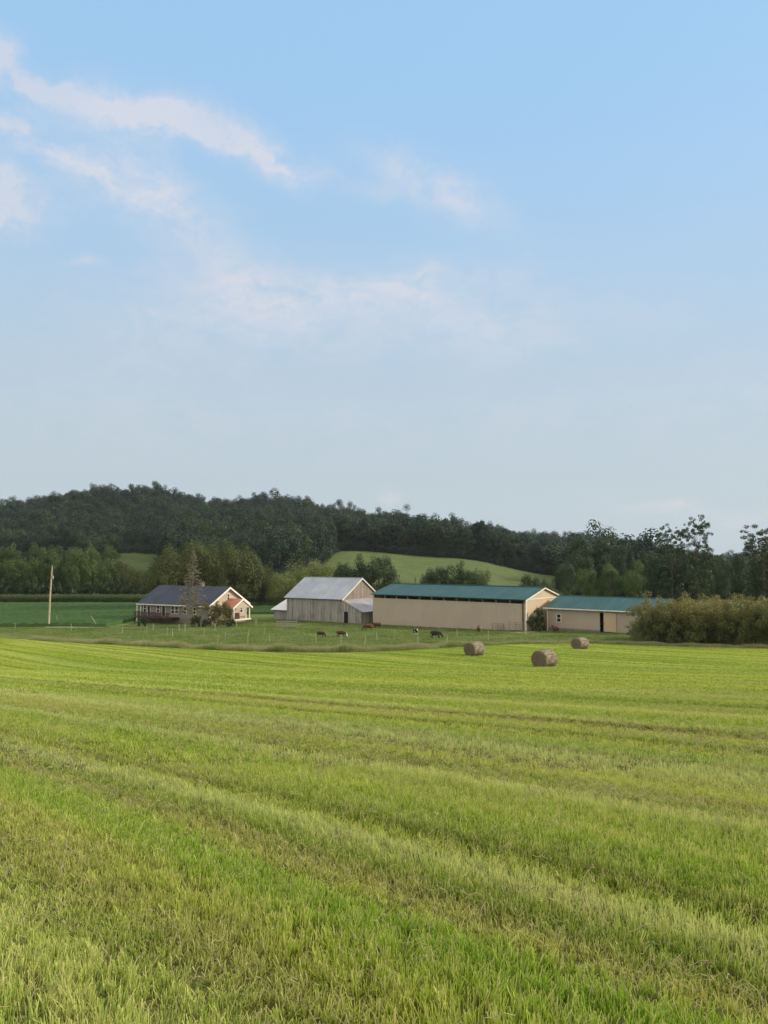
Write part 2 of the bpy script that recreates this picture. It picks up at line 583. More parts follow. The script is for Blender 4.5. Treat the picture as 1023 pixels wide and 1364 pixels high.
def mown_tone(T, pos):
    """returns colour of the sward at a world position"""
    vv = T.dot(pos, (RN[0], RN[1], 0))
    uu = T.dot(pos, (RD[0], RD[1], 0))
    wob = T.noise(T.vec(T.m('MULTIPLY', uu, .12), T.m('MULTIPLY', vv, .12), 0.0), 1.0, 2)
    v2 = T.m('ADD', vv, T.m('MULTIPLY', T.m('SUBTRACT', wob, .5), .6))
    rowv = T.vec(T.m('MULTIPLY', uu, .045), T.m('MULTIPLY', v2, 1.0), 0.0)
    r1 = T.noise(rowv, .55, 2)          # 2 m bands
    r2 = T.noise(rowv, 2.2, 3)          # fine streaks
    blot = T.noise(pos, 1.7, 4, .6)
    big = T.noise(pos, .05, 2)
    lush = (.180, .350, .010)
    mid = (.300, .450, .024)
    yel = (.430, .545, .060)
    straw = (.52, .455, .160)
    grey = (.42, .480, .140)
    c = T.mix(T.rng(r1, .43, .57), lush, yel)
    c = T.mix(.2, c, mid)
    c = T.mix(T.m('MULTIPLY', T.rng(r2, .48, .68), .5), c, straw)
    c = T.mix(T.m('MULTIPLY', T.rng(blot, .50, .75), .35), c, grey)
    c = T.mix(T.m('MULTIPLY', T.rng(big, .35, .65), .2), c, yel)
    c = T.mix(T.m('MULTIPLY', bands(T, v2, LUSH), .85), c, (.175, .375, .008))
    c = T.mix(T.m('MULTIPLY', bands(T, v2, PALE), .85), c, (.56, .66, .25))
    c = T.mix(T.m('MULTIPLY', bands(T, v2, DARK), .9), c, (.085, .135, .010))
    sf = T.m('MULTIPLY', bands(T, v2, STRAW), T.rng(blot, .3, .6, .35, .95))
    c = T.mix(T.m('MULTIPLY', sf, .6), c, (.38, .31, .15))
    return c, r2, blot


m_ground, T = mat('ground_cover')
pos = T.add('ShaderNodeNewGeometry').outputs['Position']
A = {k: T.add('ShaderNodeAttribute', attribute_name=k).outputs['Fac'] for k in ('mown', 'meadow', 'wood', 'dirt')}
c_mown, r2, blot = mown_tone(T, pos)
fine = T.noise(pos, 9.0, 3, .7)
sepp = T.add('ShaderNodeSeparateXYZ', {0: pos})
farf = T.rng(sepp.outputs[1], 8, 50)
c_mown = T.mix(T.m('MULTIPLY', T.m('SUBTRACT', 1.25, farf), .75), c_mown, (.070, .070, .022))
pn1 = T.noise(pos, .12, 4, .6)
pn2 = T.noise(T.add('ShaderNodeMapping', {'Vector': pos, 'Scale': (.3, 1.2, 1)}).outputs[0], .5, 4, .65)
c_p = T.mix(T.rng(pn1, .35, .65), (.090, .150, .033), (.150, .200, .058))
c_p = T.mix(T.m('MULTIPLY', T.rng(pn2, .45, .72), .6), c_p, (.19, .20, .085))
c_m = T.mix(T.rng(pn1, .3, .7), (.068, .108, .032), (.104, .140, .046))
c_m = T.mix(T.m('MULTIPLY', T.rng(pn2, .45, .7), .45), c_m, (.135, .155, .065))
c = T.mix(A['mown'], c_p, c_mown)
c = T.mix(A['meadow'], c, c_m)
c = T.mix(A['dirt'], c, T.mix(T.rng(pn2, .4, .6), (.24, .22, .15), (.14, .17, .07)))
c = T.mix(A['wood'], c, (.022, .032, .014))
finish(T, c, .95, 0, T.m('ADD', fine, blot), .05, .1)


def grass_mat(name, kind):
    m, T = mat(name)
    pos = T.add('ShaderNodeNewGeometry').outputs['Position']
    r = T.add('ShaderNodeAttribute', attribute_name='r').outputs['Fac']
    h = T.add('ShaderNodeAttribute', attribute_name='h').outputs['Fac']
    if kind == 'mown':
        c, r2, blot = mown_tone(T, pos)
        c = T.mix(T.m('MULTIPLY', T.rng(r, .70, .98), .85), c, (.64, .58, .25))      # dry stalks
        c = T.mix(T.m('MULTIPLY', T.rng(r, .40, .0), .6), c, (.085, .170, .010))       # deep green blades
        c = T.mix(T.m('MULTIPLY', T.rng(h, .5, .0), .6), c, (.13, .105, .035))       # brown sheaths at the root
        c = T.mix(T.m('MULTIPLY', T.rng(h, .75, 1.0), .45), c, (.62, .62, .22))        # cut, dried tips
    elif kind == 'tall':
        n = T.noise(pos, .35, 4)
        c = T.mix(T.rng(n, .35, .65), (.20, .29, .075), (.36, .37, .17))
        c = T.mix(T.m('MULTIPLY', T.rng(h, .7, 1.0), .7), c, (.42, .34, .24))
        c = T.mix(T.m('MULTIPLY', r, .4), c, (.11, .16, .045))
    elif kind == 'pasture':
        n = T.noise(pos, .25, 4)
        c = T.mix(T.rng(n, .35, .65), (.105, .185, .035), (.190, .250, .075))
        c = T.mix(T.m('MULTIPLY', r, .35), c, (.20, .21, .09))
    else:
        c = T.mix(r, (.36, .36, .17), (.66, .62, .38))
    d = T.add('ShaderNodeBsdfPrincipled', {'Base Color': c, 'Roughness': .6, 'Specular IOR Level': .15})
    t = T.add('ShaderNodeBsdfTranslucent', {'Color': c})
    mx = T.add('ShaderNodeMixShader', {0: .3, 1: d.outputs[0], 2: t.outputs[0]})
    T.add('ShaderNodeOutputMaterial', {'Surface': mx.outputs[0]})
    return m


M['g_mown'] = grass_mat('mown_blades', 'mown')
M['g_tall'] = grass_mat('tall_blades', 'tall')
M['g_past'] = grass_mat('pasture_blades', 'pasture')
M['g_hay'] = grass_mat('hay_strands', 'hay')

m_crop, T = mat('soybean_leaves')
pos = T.add('ShaderNodeNewGeometry').outputs['Position']
n = T.noise(pos, .08, 3)
n2 = T.noise(T.add('ShaderNodeMapping', {'Vector': pos, 'Scale': (.25, 1.5, 1)}).outputs[0], 1.0, 4, .6)
c = T.mix(T.rng(n, .3, .7), (.027, .068, .011), (.038, .085, .014))
c = T.mix(T.m('MULTIPLY', T.rng(n2, .45, .7), .4), c, (.045, .100, .022))
finish(T, c, .7, 0, n2, .15, .2)

m_corn = leaf_mat('corn_leaves', (.045, .095, .025), (.085, .150, .045), (.15, .19, .075), .6)

# ------------------------------------------------------------------ ground sheet
az = np.concatenate([np.linspace(-180, -60, 40, endpoint=False), np.linspace(-60, -34, 30, endpoint=False), np.linspace(-34, 34, 420, endpoint=False),
                     np.linspace(34, 60, 30, endpoint=False), np.linspace(60, 180, 40, endpoint=False)])
ring = np.concatenate([np.exp(np.linspace(math.log(.6), math.log(80), 230, endpoint=False)), np.linspace(80, 230, 190, endpoint=False),
                       np.linspace(230, 520, 100, endpoint=False), np.exp(np.linspace(math.log(520), math.log(1500), 50))])
na, nr = len(az), len(ring)
AZ, RR = np.meshgrid(np.radians(az), ring)
GX, GY = (RR * np.sin(AZ)).ravel(), (RR * np.cos(AZ)).ravel()
GZ = terrain(GX, GY)
ii = np.arange(nr - 1)[:, None] * na
jj = np.arange(na)[None, :]
j2 = (jj + 1) % na
quads = np.stack([ii + jj, ii + na + jj, ii + na + j2, ii + j2], -1).reshape(-1, 4)
quads = quads[:, ::-1]
ey = edge_y(GX, GY)
R0 = GY
mown = np.where((GY < ey), 1.0, 0.0)
mown = np.clip((ey - GY) / 0.7 + .5, 0, 1)
a_ = GX / np.maximum(GY, 1)
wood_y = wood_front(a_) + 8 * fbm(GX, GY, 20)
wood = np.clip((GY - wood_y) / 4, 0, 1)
meadow = np.clip((GY - 214) / 8, 0, 1)
# trodden, gravelly strip beside the small shed
p1, p2, p3 = ground_at(690, 843), ground_at(745, 838), ground_at(850, 843)


def segd(X, Y, a, b):
    dx, dy = b.x - a.x, b.y - a.y
    t = np.clip(((X - a.x) * dx + (Y - a.y) * dy) / (dx * dx + dy * dy), 0, 1)
    return np.hypot(X - a.x - t * dx, Y - a.y - t * dy)


dirt = np.clip(1.6 - np.minimum(segd(GX, GY, p1, p2), segd(GX, GY, p2, p3)) / .9, 0, 1) * .8
V = np.stack([GX, GY, GZ], 1)
V = np.vstack([V, [[0, 0, tz(0, 0)]]])
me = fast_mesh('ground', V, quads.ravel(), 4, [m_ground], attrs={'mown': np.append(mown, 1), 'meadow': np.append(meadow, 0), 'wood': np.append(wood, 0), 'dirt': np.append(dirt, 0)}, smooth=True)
bm = bmesh.new()
bm.from_mesh(me)
bm.verts.ensure_lookup_table()
for j in range(na):
    bm.faces.new((bm.verts[(j + 1) % na], bm.verts[j], bm.verts[len(V) - 1]))
bm.to_mesh(me)
bm.free()
ground = bpy.data.objects.new('ground', me)
tag(link(ground), 'mown hay field falling to green pasture, hillside meadow and valley floor', 'ground', kind='structure')


# ------------------------------------------------------------------ scatter by geometry nodes
def hidden_coll(name, objs):
    c = bpy.data.collections.new(name)
    for o in objs:
        c.objects.link(o)
    return c


def scatter(name, P, rz, scl, idx, coll, tilt=None):
    P = np.asarray(P, np.float32)
    me = bpy.data.meshes.new(name)
    me.vertices.add(len(P))
    me.vertices.foreach_set('co', P.ravel())
    rot = np.zeros((len(P), 3), np.float32)
    rot[:, 2] = rz
    if tilt is not None:
        rot[:, :2] = tilt
    s = np.asarray(scl, np.float32)
    if s.ndim == 1:
        s = np.repeat(s[:, None], 3, 1)
    a = me.attributes.new('rot', 'FLOAT_VECTOR', 'POINT')
    a.data.foreach_set('vector', rot.ravel())
    a = me.attributes.new('scl', 'FLOAT_VECTOR', 'POINT')
    a.data.foreach_set('vector', np.ascontiguousarray(s).ravel())
    a = me.attributes.new('idx', 'INT', 'POINT')
    a.data.foreach_set('value', np.asarray(idx, np.int32))
    o = bpy.data.objects.new(name, me)
    link(o)
    ng = bpy.data.node_groups.new('scatter', 'GeometryNodeTree')
    ng.interface.new_socket('Geometry', in_out='INPUT', socket_type='NodeSocketGeometry')
    ng.interface.new_socket('Geometry', in_out='OUTPUT', socket_type='NodeSocketGeometry')
    G = NT(ng)
    gi = G.add('NodeGroupInput')
    go = G.add('NodeGroupOutput')
    ci = G.add('GeometryNodeCollectionInfo')
    ci.inputs['Collection'].default_value = coll
    ci.inputs['Separate Children'].default_value = True
    ci.inputs['Reset Children'].default_value = True
    ip = G.add('GeometryNodeInstanceOnPoints')
    G.l.new(gi.outputs[0], ip.inputs['Points'])
    G.l.new(ci.outputs[0], ip.inputs['Instance'])
    ip.inputs['Pick Instance'].default_value = True

    def na_(nm, t):
        nd = G.add('GeometryNodeInputNamedAttribute')
        nd.data_type = t
        nd.inputs['Name'].default_value = nm
        return nd.outputs['Attribute']
    G.l.new(na_('idx', 'INT'), ip.inputs['Instance Index'])
    G.l.new(na_('rot', 'FLOAT_VECTOR'), ip.inputs['Rotation'])
    G.l.new(na_('scl', 'FLOAT_VECTOR'), ip.inputs['Scale'])
    G.l.new(ip.outputs[0], go.inputs[0])
    md = o.modifiers.new('scatter', 'NODES')
    md.node_group = ng
    return o


def blades(name, n, rad, hmin, hmax, w, m, lean=.35, taper=.55, seg=2, curl=.3, bunch=6):
    """a patch of n grass blades"""
    ang = rng.uniform(0, 2 * np.pi, n)
    rr = rad * np.sqrt(rng.uniform(0, 1, n))
    nb_ = max(1, n // bunch)
    bi = rng.integers(0, nb_, n)
    bx, by = (rr * np.cos(ang))[:nb_][bi], (rr * np.sin(ang))[:nb_][bi]
    sp = w * 2.2
    bx = bx + rng.normal(0, sp, n)
    by = by + rng.normal(0, sp, n)
    h = rng.uniform(hmin, hmax, nb_)[bi] * rng.uniform(.6, 1.2, n)
    la = rng.uniform(0, 2 * np.pi, nb_)[bi] + rng.normal(0, .9, n)
    lm = np.abs(rng.normal(0, lean, n))
    fa = rng.uniform(0, 2 * np.pi, n)
    ww = w * rng.uniform(.6, 1.3, n)
    V, H, Rr = [], [], []
    r = np.clip(.55 * rng.uniform(0, 1, nb_)[bi] + .45 * rng.uniform(0, 1, n), 0, 1)
    r = (np.argsort(np.argsort(r)) + .5) / n
    for k in range(seg + 1):
        t = k / seg
        off = h * (lm * t + curl * lm * t * t)
        z = h * t * np.sqrt(np.maximum(0.1, 1 - (lm * .6) ** 2)) - .01
        cx, cy = bx + off * np.cos(la), by + off * np.sin(la)
        wk = ww * (1 - (1 - taper) * t) * .5
        V.append(np.stack([cx - wk * np.cos(fa), cy - wk * np.sin(fa), z], 1))
        V.append(np.stack([cx + wk * np.cos(fa), cy + wk * np.sin(fa), z], 1))
        H += [np.full(n, t)] * 2
        Rr += [r] * 2
    V = np.concatenate(V)
    i = np.arange(n)
    q = []
    for k in range(seg):
        q.append(np.stack([2 * k * n + i, (2 * k + 1) * n + i, (2 * k + 3) * n + i, (2 * k + 2) * n + i], 1))
    me = fast_mesh(name, V, np.concatenate(q).ravel(), 4, [m], attrs={'h': np.concatenate(H), 'r': np.concatenate(Rr)})
    return bpy.data.objects.new(name, me)


def wedge(y0, y1, dens, margin=5.0, k=.58):
    wmax = 2 * (k * y1 + margin)
    st = 1 / math.sqrt(dens)
    xx, yy = np.meshgrid(np.arange(-wmax / 2, wmax / 2, st), np.arange(y0, y1, st))
    x = xx.ravel() + rng.uniform(-.6, .6, xx.size) * st
    y = yy.ravel() + rng.uniform(-.6, .6, xx.size) * st
    ok = np.abs(x) < k * y + margin
    return x[ok], y[ok]


def mown_zone(name, y0, y1, dens, objs, hs=1.0, margin=5.0):
    x, y = wedge(y0, y1, dens, margin)
    ok = y < edge_y(x, y) - .2
    x, y = x[ok], y[ok]
    v = x * RN[0] + y * RN[1]
    v = v + .3 * np.sin((x * RD[0] + y * RD[1]) * .35)
    s = 1.0 - .35 * np_bands(v, DARK) + .35 * np_bands(v, LUSH) + .36 * np_bands(v, PALE) - .45 * np_bands(v, STRAW)
    s *= 1 + .12 * fbm(x, y, 1.1) + .16 * fbm(x, y, .23)
    sz = np.clip(s * rng.uniform(.75, 1.2, len(x)), .5, 2.0) * hs
    sx = rng.uniform(.85, 1.15, len(x))
    # thin out where the straw strips lie
    keep = rng.uniform(0, 1, len(x)) > .25 * np_bands(v, STRAW)
    x, y, sx, sz = x[keep], y[keep], sx[keep], sz[keep]
    P = np.stack([x, y, terrain(x, y)], 1)
    return P, rng.uniform(0, 6.28, len(x)), np.stack([sx, sx, sz], 1)


near_objs = [blades('blade_patch_%d' % i, 95, .15, .035, .09, .0062, M['g_mown'], lean=.33, taper=.5) for i in range(6)]
mid_objs = [blades('blade_patch_%d' % (10 + i), 90, .27, .035, .085, .010, M['g_mown'], lean=.4, taper=.5, seg=1) for i in range(5)]
far_objs = [blades('blade_patch_%d' % (20 + i), 120, .6, .03, .085, .022, M['g_mown'], lean=.5, taper=.4, seg=1) for i in range(4)]
c_near, c_mid, c_far = hidden_coll('near_blades', near_objs), hidden_coll('mid_blades', mid_objs), hidden_coll('far_blades', far_objs)
for nm, y0, y1, dens, cl, no, lab in (
        ('mown_grass', 1.6, 10, 92, c_near, 6, 'short cut hay stubble and fresh green blades filling the foreground'),
        ('mown_grass', 10, 26, 22, c_mid, 5, 'cut grass striped by the mower across the middle of the hay field'),
        ('mown_grass', 26, 106, 5.0, c_far, 4, 'far part of the mown hay field around the round bales')):
    P, rz, sc = mown_zone(nm, y0, y1, dens, None, 1.0, 11.0 if y0 < 20 else 12.0)
    o = scatter(nm, P, rz, sc, rng.integers(0, no, len(P)), cl)
    tag(o, lab, 'grass', kind='stuff')


# loose dry strands left lying by the rake
def hay_patch(name, n, rad, ln, w):
    mb = MB()
    rr_ = []
    for i in range(n):
        a = random.uniform(0, 6.28)
        q = rad * math.sqrt(random.random())
        x, y = q * math.cos(a), q * math.sin(a)
        d = random.gauss(0, .8) + 2.3
        L = ln * random.uniform(.4, 1.2)
        k = random.uniform(-2.5, 2.5)
        z0 = random.uniform(.01, .06)
        pts = []
        for s in range(4):
            pts.append((x, y, z0 + .02 * math.sin(s * 1.3 + a)))
            x += math.cos(d) * L / 3
            y += math.sin(d) * L / 3
            d += k * L / 3
        before = len(mb.v)
        mb.tube(pts, w * random.uniform(.6, 1.2), 3)
        rr_ += [random.random()] * (len(mb.v) - before)
    me = mb.mesh(name, M['g_hay'])
    at_ = me.attributes.new('r', 'FLOAT', 'POINT')
    at_.data.foreach_set('value', rr_)
    return bpy.data.objects.new(name, me)


hay_objs = [hay_patch('hay_patch_%d' % i, 22, .3, .10, .0015) for i in range(5)]
c_hay = hidden_coll('hay_patches', hay_objs)
x, y = wedge(1.8, 30, 12, 8)
v = x * RN[0] + y * RN[1]
pk = .30 + .5 * np_bands(v, STRAW) + .5 * np_bands(v, PALE)
ok = rng.uniform(0, 1, len(x)) < pk * np.clip(12 / (y + 2), .3, 1)
x, y = x[ok], y[ok]
o = scatter('loose_hay', np.stack([x, y, terrain(x, y) + rng.uniform(.01, .06, len(x))], 1), rng.normal(0, .5, len(x)), rng.uniform(.7, 1.3, len(x)), rng.integers(0, 5, len(x)), c_hay)
tag(o, 'pale dry hay strands lying on the stubble in strips', 'hay', kind='stuff')

# unmown tall grass along the far edge of the field
tall_objs = [blades('tall_patch_%d' % i, 70, .55, .25, .75, .022, M['g_tall'], lean=.3, taper=.4) for i in range(5)]
c_tall = hidden_coll('tall_patches', tall_objs)
xs_, ys_, ss_ = [], [], []
for i in range(9000):
    a = rng.uniform(-.62, .62)
    e = float(np.interp(a, EA, EY))
    px = 511.5 + a * F
    wdt = 9.0 if px < 640 else 5.0
    if px < 120:
        wdt = 9
    t = rng.uniform(0, 1) ** 1.3
    yy = e + .2 + t * wdt
    hs = (1.0 - .75 * t) * (1.0 + .5 * math.sin(px * .03) * math.sin(px * .11 + 1)) * np.interp(px, [0, 100, 160, 420, 600, 690, 760], [.3, .65, .8, .95, .85, .5, .5])
    xs_.append(a * yy)
    ys_.append(yy)
    ss_.append(max(.12, hs) * rng.uniform(.6, 1.15))
xs_, ys_, ss_ = map(np.array, (xs_, ys_, ss_))
o = scatter('tall_grass', np.stack([xs_, ys_, terrain(xs_, ys_)], 1), rng.uniform(0, 6.28, len(xs_)), np.stack([np.ones_like(ss_), np.ones_like(ss_), ss_], 1), rng.integers(0, 5, len(xs_)), c_tall)
tag(o, 'unmown tall seeding grass along the far edge of the hay field', 'grass', kind='stuff')

# pasture sward
past_objs = [blades('pasture_patch_%d' % i, 90, .8, .04, .15, .03, M['g_past'], lean=.5, taper=.4, seg=1) for i in range(4)]
c_past = hidden_coll('pasture_patches', past_objs)
x, y = wedge(78, 150, 1.5, 8)
ok = (y > edge_y(x, y) + 1.5) & ((x > -46) | (y < 131)) & (segd(x, y, p1, p2) > 1.2) & (segd(x, y, p2, p3) > 1.2)
x, y = x[ok], y[ok]
sz = np.clip(1 + .5 * fbm(x, y, 4.0) + .4 * fbm(x, y, 1.7), .3, 2.2) * rng.uniform(.6, 1.3, len(x))
o = scatter('pasture_grass', np.stack([x, y, terrain(x, y)], 1), rng.uniform(0, 6.28, len(x)), np.stack([np.ones_like(sz), np.ones_like(sz), sz], 1), rng.integers(0, 4, len(x)), c_past)
tag(o, 'grazed green pasture grass between hay field and farm buildings', 'grass', kind='stuff')


# ------------------------------------------------------------------ crops
def inside_crop(X, Y):
    front = np.where(X < -47.5, 133.0, np.where(X < -20, 166.0, 168.0))
    return (Y > front) & (Y < 201) & (X > -150) & (X < -4)


sx_ = np.arange(-150, -4, .55)
sy_ = np.arange(132, 202, .55)
SX, SY = np.meshgrid(sx_, sy_)
zt = terrain(SX, SY) + .55 + .10 * np.sin(SY * 2 * math.pi / .76) + rng.normal(0, .07, SX.shape)
ins = inside_crop(SX, SY)
zt = np.where(ins, zt, terrain(SX, SY) - .4)
nx_, ny_ = len(sx_), len(sy_)
ii, jj = np.meshgrid(np.arange(ny_ - 1), np.arange(nx_ - 1), indexing='ij')
q = np.stack([ii * nx_ + jj, ii * nx_ + jj + 1, (ii + 1) * nx_ + jj + 1, (ii + 1) * nx_ + jj], -1).reshape(-1, 4)
zf_ = zt.ravel()
insf = ins.ravel()
q = q[insf[q].any(1)]
me = fast_mesh('soybean_crop', np.stack([SX.ravel(), SY.ravel(), zf_], 1), q.ravel(), 4, [m_crop])
o = link(bpy.data.objects.new('soybean_crop', me))
tag(o, 'low dark green soybean crop covering the field behind the house', 'crop', kind='stuff')

m_lane = simple('pale_gravel', (.36, .34, .28), .95, var=.15, scale=2)
la = [ground_at(60, 835.5), ground_at(130, 836), ground_at(196, 836.5)]
pts = []
V_, F_ = [], []
for k in range(40):
    t = k / 39 * 2
    a, b = (la[0], la[1]) if t < 1 else (la[1], la[2])
    p = a.lerp(b, t - int(min(t, 1.0)) if t < 2 else 1.0)
    for s in (-.9, .9):
        V_.append((p.x, p.y + s, tz(p.x, p.y + s) + .03))
for k in range(39):
    F_.append((2 * k, 2 * k + 2, 2 * k + 3, 2 * k + 1))
me = bpy.data.meshes.new('gravel_lane')
me.from_pydata(V_, [], F_)
me.materials.append(m_lane)
tag(link(bpy.data.objects.new('gravel_lane', me)), 'pale gravel lane in front of the soybean field', 'lane', kind='structure')


def corn_stalk(name):
    V, Fq, h, r = [], [], [], []
    for s in range(14):
        a = random.uniform(0, 6.28)
        z = .3 + s * .135
        L = random.uniform(.45, .8)
        w = .05
        cx, cy = math.cos(a), math.sin(a)
        nx, ny = -cy, cx
        prof = ((0, 0), (.5, .28), (1, .05))
        i = len(V)
        rr0 = random.random()
        for t, up in prof:
            ww = w * (1 - .7 * t)
            for sg in (-1, 1):
                V.append((cx * L * t + nx * ww * sg, cy * L * t + ny * ww * sg, z + up))
                h.append(min(1, (z + up) / 2.2))
                r.append(rr0)
        Fq += [(i, i + 1, i + 3, i + 2), (i + 2, i + 3, i + 5, i + 4)]
    for s in range(3):
        a = s * 2.1
        i = len(V)
        V += [(.02 * math.cos(a), .02 * math.sin(a), 0), (-.02 * math.cos(a), -.02 * math.sin(a), 0), (-.02 * math.cos(a), -.02 * math.sin(a), 2.35), (.02 * math.cos(a), .02 * math.sin(a), 2.35)]
        Fq.append((i, i + 1, i + 2, i + 3))
        h += [0, 0, 1, 1]
        r += [.5] * 4
    me = fast_mesh(name, V, np.array(Fq).ravel(), 4, [m_corn], attrs={'h': h, 'r': r})
    return bpy.data.objects.new(name, me)


corn_objs = [corn_stalk('corn_stalk_%d' % i) for i in range(4)]
c_corn = hidden_coll('corn_stalks', corn_objs)
xs_, ys_ = [], []
for row in range(8):
    xx = np.arange(-150, -20, .24)
    xs_.append(xx + rng.normal(0, .05, len(xx)))
    ys_.append(201 + row * .8 + rng.normal(0, .06, len(xx)))
x, y = np.concatenate(xs_), np.concatenate(ys_)
o = scatter('corn', np.stack([x, y, terrain(x, y)], 1), rng.uniform(0, 6.28, len(x)), rng.uniform(.85, 1.1, len(x)), rng.integers(0, 4, len(x)), c_corn)
tag(o, 'band of standing corn behind the soybean field below the treeline', 'corn', kind='stuff')


# ------------------------------------------------------------------ trees
def leaf_cloud(centres, radii, n, size, name, m, H, droop=0.0, squash=1.0):
    centres = np.asarray(centres, float)
    radii = np.asarray(radii, float)
    wgt = radii ** 2
    ci = rng.choice(len(centres), n, p=wgt / wgt.sum())
    d = rng.normal(size=(n, 3))
    d /= np.linalg.norm(d, axis=1)[:, None]
    rad = radii[ci] * (.45 + .6 * rng.uniform(0, 1, n) ** .6)
    P = centres[ci] + d * rad[:, None] * np.array([1, 1, squash])
    if droop:
        P[:, 2] -= droop * rng.uniform(0, 1, n) ** 1.5
    nrm = d + rng.normal(0, .38, (n, 3)) + np.array([0, 0, .25])
    nrm /= np.linalg.norm(nrm, axis=1)[:, None]
    t = np.cross(nrm, rng.normal(size=(n, 3)))
    if droop:
        t = np.cross(nrm, np.cross(nrm, np.array([0, 0, 1.0])) + .2 * rng.normal(size=(n, 3)))
        t = np.cross(t, nrm)
    t /= np.maximum(np.linalg.norm(t, axis=1)[:, None], 1e-6)
    b = np.cross(nrm, t)
    s = size * rng.uniform(.6, 1.35, n)[:, None]
    lw = .5 if not droop else .22
    ll = .8 if not droop else 1.5
    V = np.stack([P - t * s * ll, P + b * s * lw, P + t * s * ll, P - b * s * lw], 1).reshape(-1, 3)
    V[:, 2] = np.maximum(V[:, 2], .05)
    crand = rng.uniform(0, 1, len(centres))
    r = np.repeat(.6 * crand[ci] + .4 * rng.uniform(0, 1, n), 4)
    return fast_mesh(name, V, np.arange(len(V)), 4, [m], attrs={'r': r, 'h': np.clip(V[:, 2] / H, 0, 1)})


def trunk_mesh(H, tips, m, r0, lean=0.0, fork=.35, name='trunk'):
    mb = MB()
    top = Vector((lean, lean * .4, H * .8))
    pts = [Vector((0, 0, -.4)), Vector((lean * .1, 0, H * .2)), Vector((lean * .3, .1 * lean, H * .45)), top]
    mb.tube(pts, [r0 * 1.15, r0 * .8, r0 * .5, r0 * .12], 7)
    for t in tips:
        t = Vector(t)
        z = max(H * fork * .5, min(t.z - .12 * H, H * .7) * random.uniform(.6, .95))
        k = z / (H * .8)
        s = Vector((top.x * k, top.y * k, z))
        mid = s.lerp(t, .5) + Vector((0, 0, .04 * H))
        rr = r0 * (.42 - .3 * k)
        mb.tube([s, mid, t], [rr, rr * .6, rr * .15], 5)
    return mb.mesh(name, m)


def crown_pts(kind, H, Rc, n):
    C, Rd = [], []
    if kind == 'round':
        ph = [random.uniform(0, 6.28) for _ in range(4)]
        while len(C) < n:
            d = Vector((random.gauss(0, 1), random.gauss(0, 1), random.gauss(0, 1))).normalized()
            a = math.atan2(d.y, d.x)
            lump = 1 + .16 * math.sin(2 * a + ph[0]) + .12 * math.sin(3 * a + ph[1] + 2 * d.z) + .1 * math.sin(5 * d.z + ph[2] + a)
            q = random.uniform(.35, .95) ** .6 * lump
            z = H * .55 + d.z * q * H * .40
            if z < H * .10:
                continue
            C.append((d.x * q * Rc, d.y * q * Rc, z))
            Rd.append(Rc * random.uniform(.17, .32))
    elif kind == 'tall':
        for i in range(n):
            t = random.random()
            z = H * (.22 + .72 * t)
            w = Rc * (math.sin(math.pi * (0.12 + .85 * t)) ** .7) * random.uniform(.3, 1.0)
            a = random.uniform(0, 6.28)
            C.append((w * math.cos(a), w * math.sin(a), z))
            Rd.append(Rc * random.uniform(.2, .38))
    elif kind == 'sparse':
        for i in range(n):
            t = random.random() ** .7
            z = H * (.12 + .86 * t)
            w = Rc * random.uniform(.35, 1.0) * (1.0 - .35 * abs(t - .55))
            a = random.uniform(0, 6.28)
            C.append((w * math.cos(a), w * math.sin(a), z + H * .03 * random.gauss(0, 1)))
            Rd.append(Rc * random.uniform(.08, .18) * (1.35 - .5 * t))
    elif kind == 'cone':
        for i in range(n):
            t = random.random() ** 1.1
            z = H * (.22 + .77 * t)
            w = Rc * (1 - t) ** .8 * random.uniform(.2, 1.0)
            a = random.uniform(0, 6.28)
            C.append((w * math.cos(a), w * math.sin(a), z - .05 * H * w / Rc))
            Rd.append(Rc * random.uniform(.06, .14) * (1.15 - .6 * t))
    elif kind == 'shrub':
        for i in range(n):
            a = random.uniform(0, 6.28)
            q = math.sqrt(random.random())
            top = H * (.98 - .35 * q * q) * random.uniform(.85, 1.05)
            z = top * random.uniform(.04, 1.0) ** .8
            C.append((Rc * q * math.cos(a), Rc * q * math.sin(a), z))
            Rd.append(min(H, Rc) * random.uniform(.13, .25))
    return C, Rd


PROTO = {}


def proto(key, kind, leafm, H=15.0, Rc=6.0, ncl=60, nleaf=7000, size=.22, barkm='bark', r0=.3, droop=0.0, squash=1.0, nv=3):
    lst = []
    for i in range(nv):
        C, Rd = crown_pts(kind, H, Rc, ncl)
        crown = leaf_cloud(C, Rd, nleaf, size, 'crown', M[leafm], H, droop, squash)
        tips = random.sample(C, min(len(C), 16))
        tr = trunk_mesh(H, tips, M[barkm], r0)
        lst.append((tr, crown, H, Rc))
    PROTO[key] = lst


proto('round_mid', 'round', 'leaf_mid', 15, 6.5, 60, 12000, .26, nv=4)
proto('round_dark', 'round', 'leaf_dark', 15, 6.5, 60, 12000, .26, nv=4)
proto('round_olive', 'round', 'leaf_olive', 15, 7.5, 90, 15000, .25, nv=3)
proto('tall_dark', 'tall', 'leaf_dark', 18, 4.5, 55, 9000, .27, nv=3)
proto('edge', 'tall', 'leaf_forest', 18, 4.6, 40, 3600, .42, barkm='bark', nv=4)
proto('willow', 'round', 'leaf_willow', 14, 6.0, 60, 12000, .22, droop=3.0, nv=3)
proto('sparse', 'sparse', 'leaf_dark', 20, 5.0, 210, 14500, .19, barkm='bark', r0=.28, squash=.6, nv=3)
proto('grey', 'cone', 'leaf_grey', 12.5, 3.6, 330, 9500, .11, barkm='pale_bark', r0=.13, squash=.35, nv=1)
proto('bush_dark', 'shrub', 'leaf_dark', 5, 3.2, 40, 5000, .17, r0=.1, nv=3)
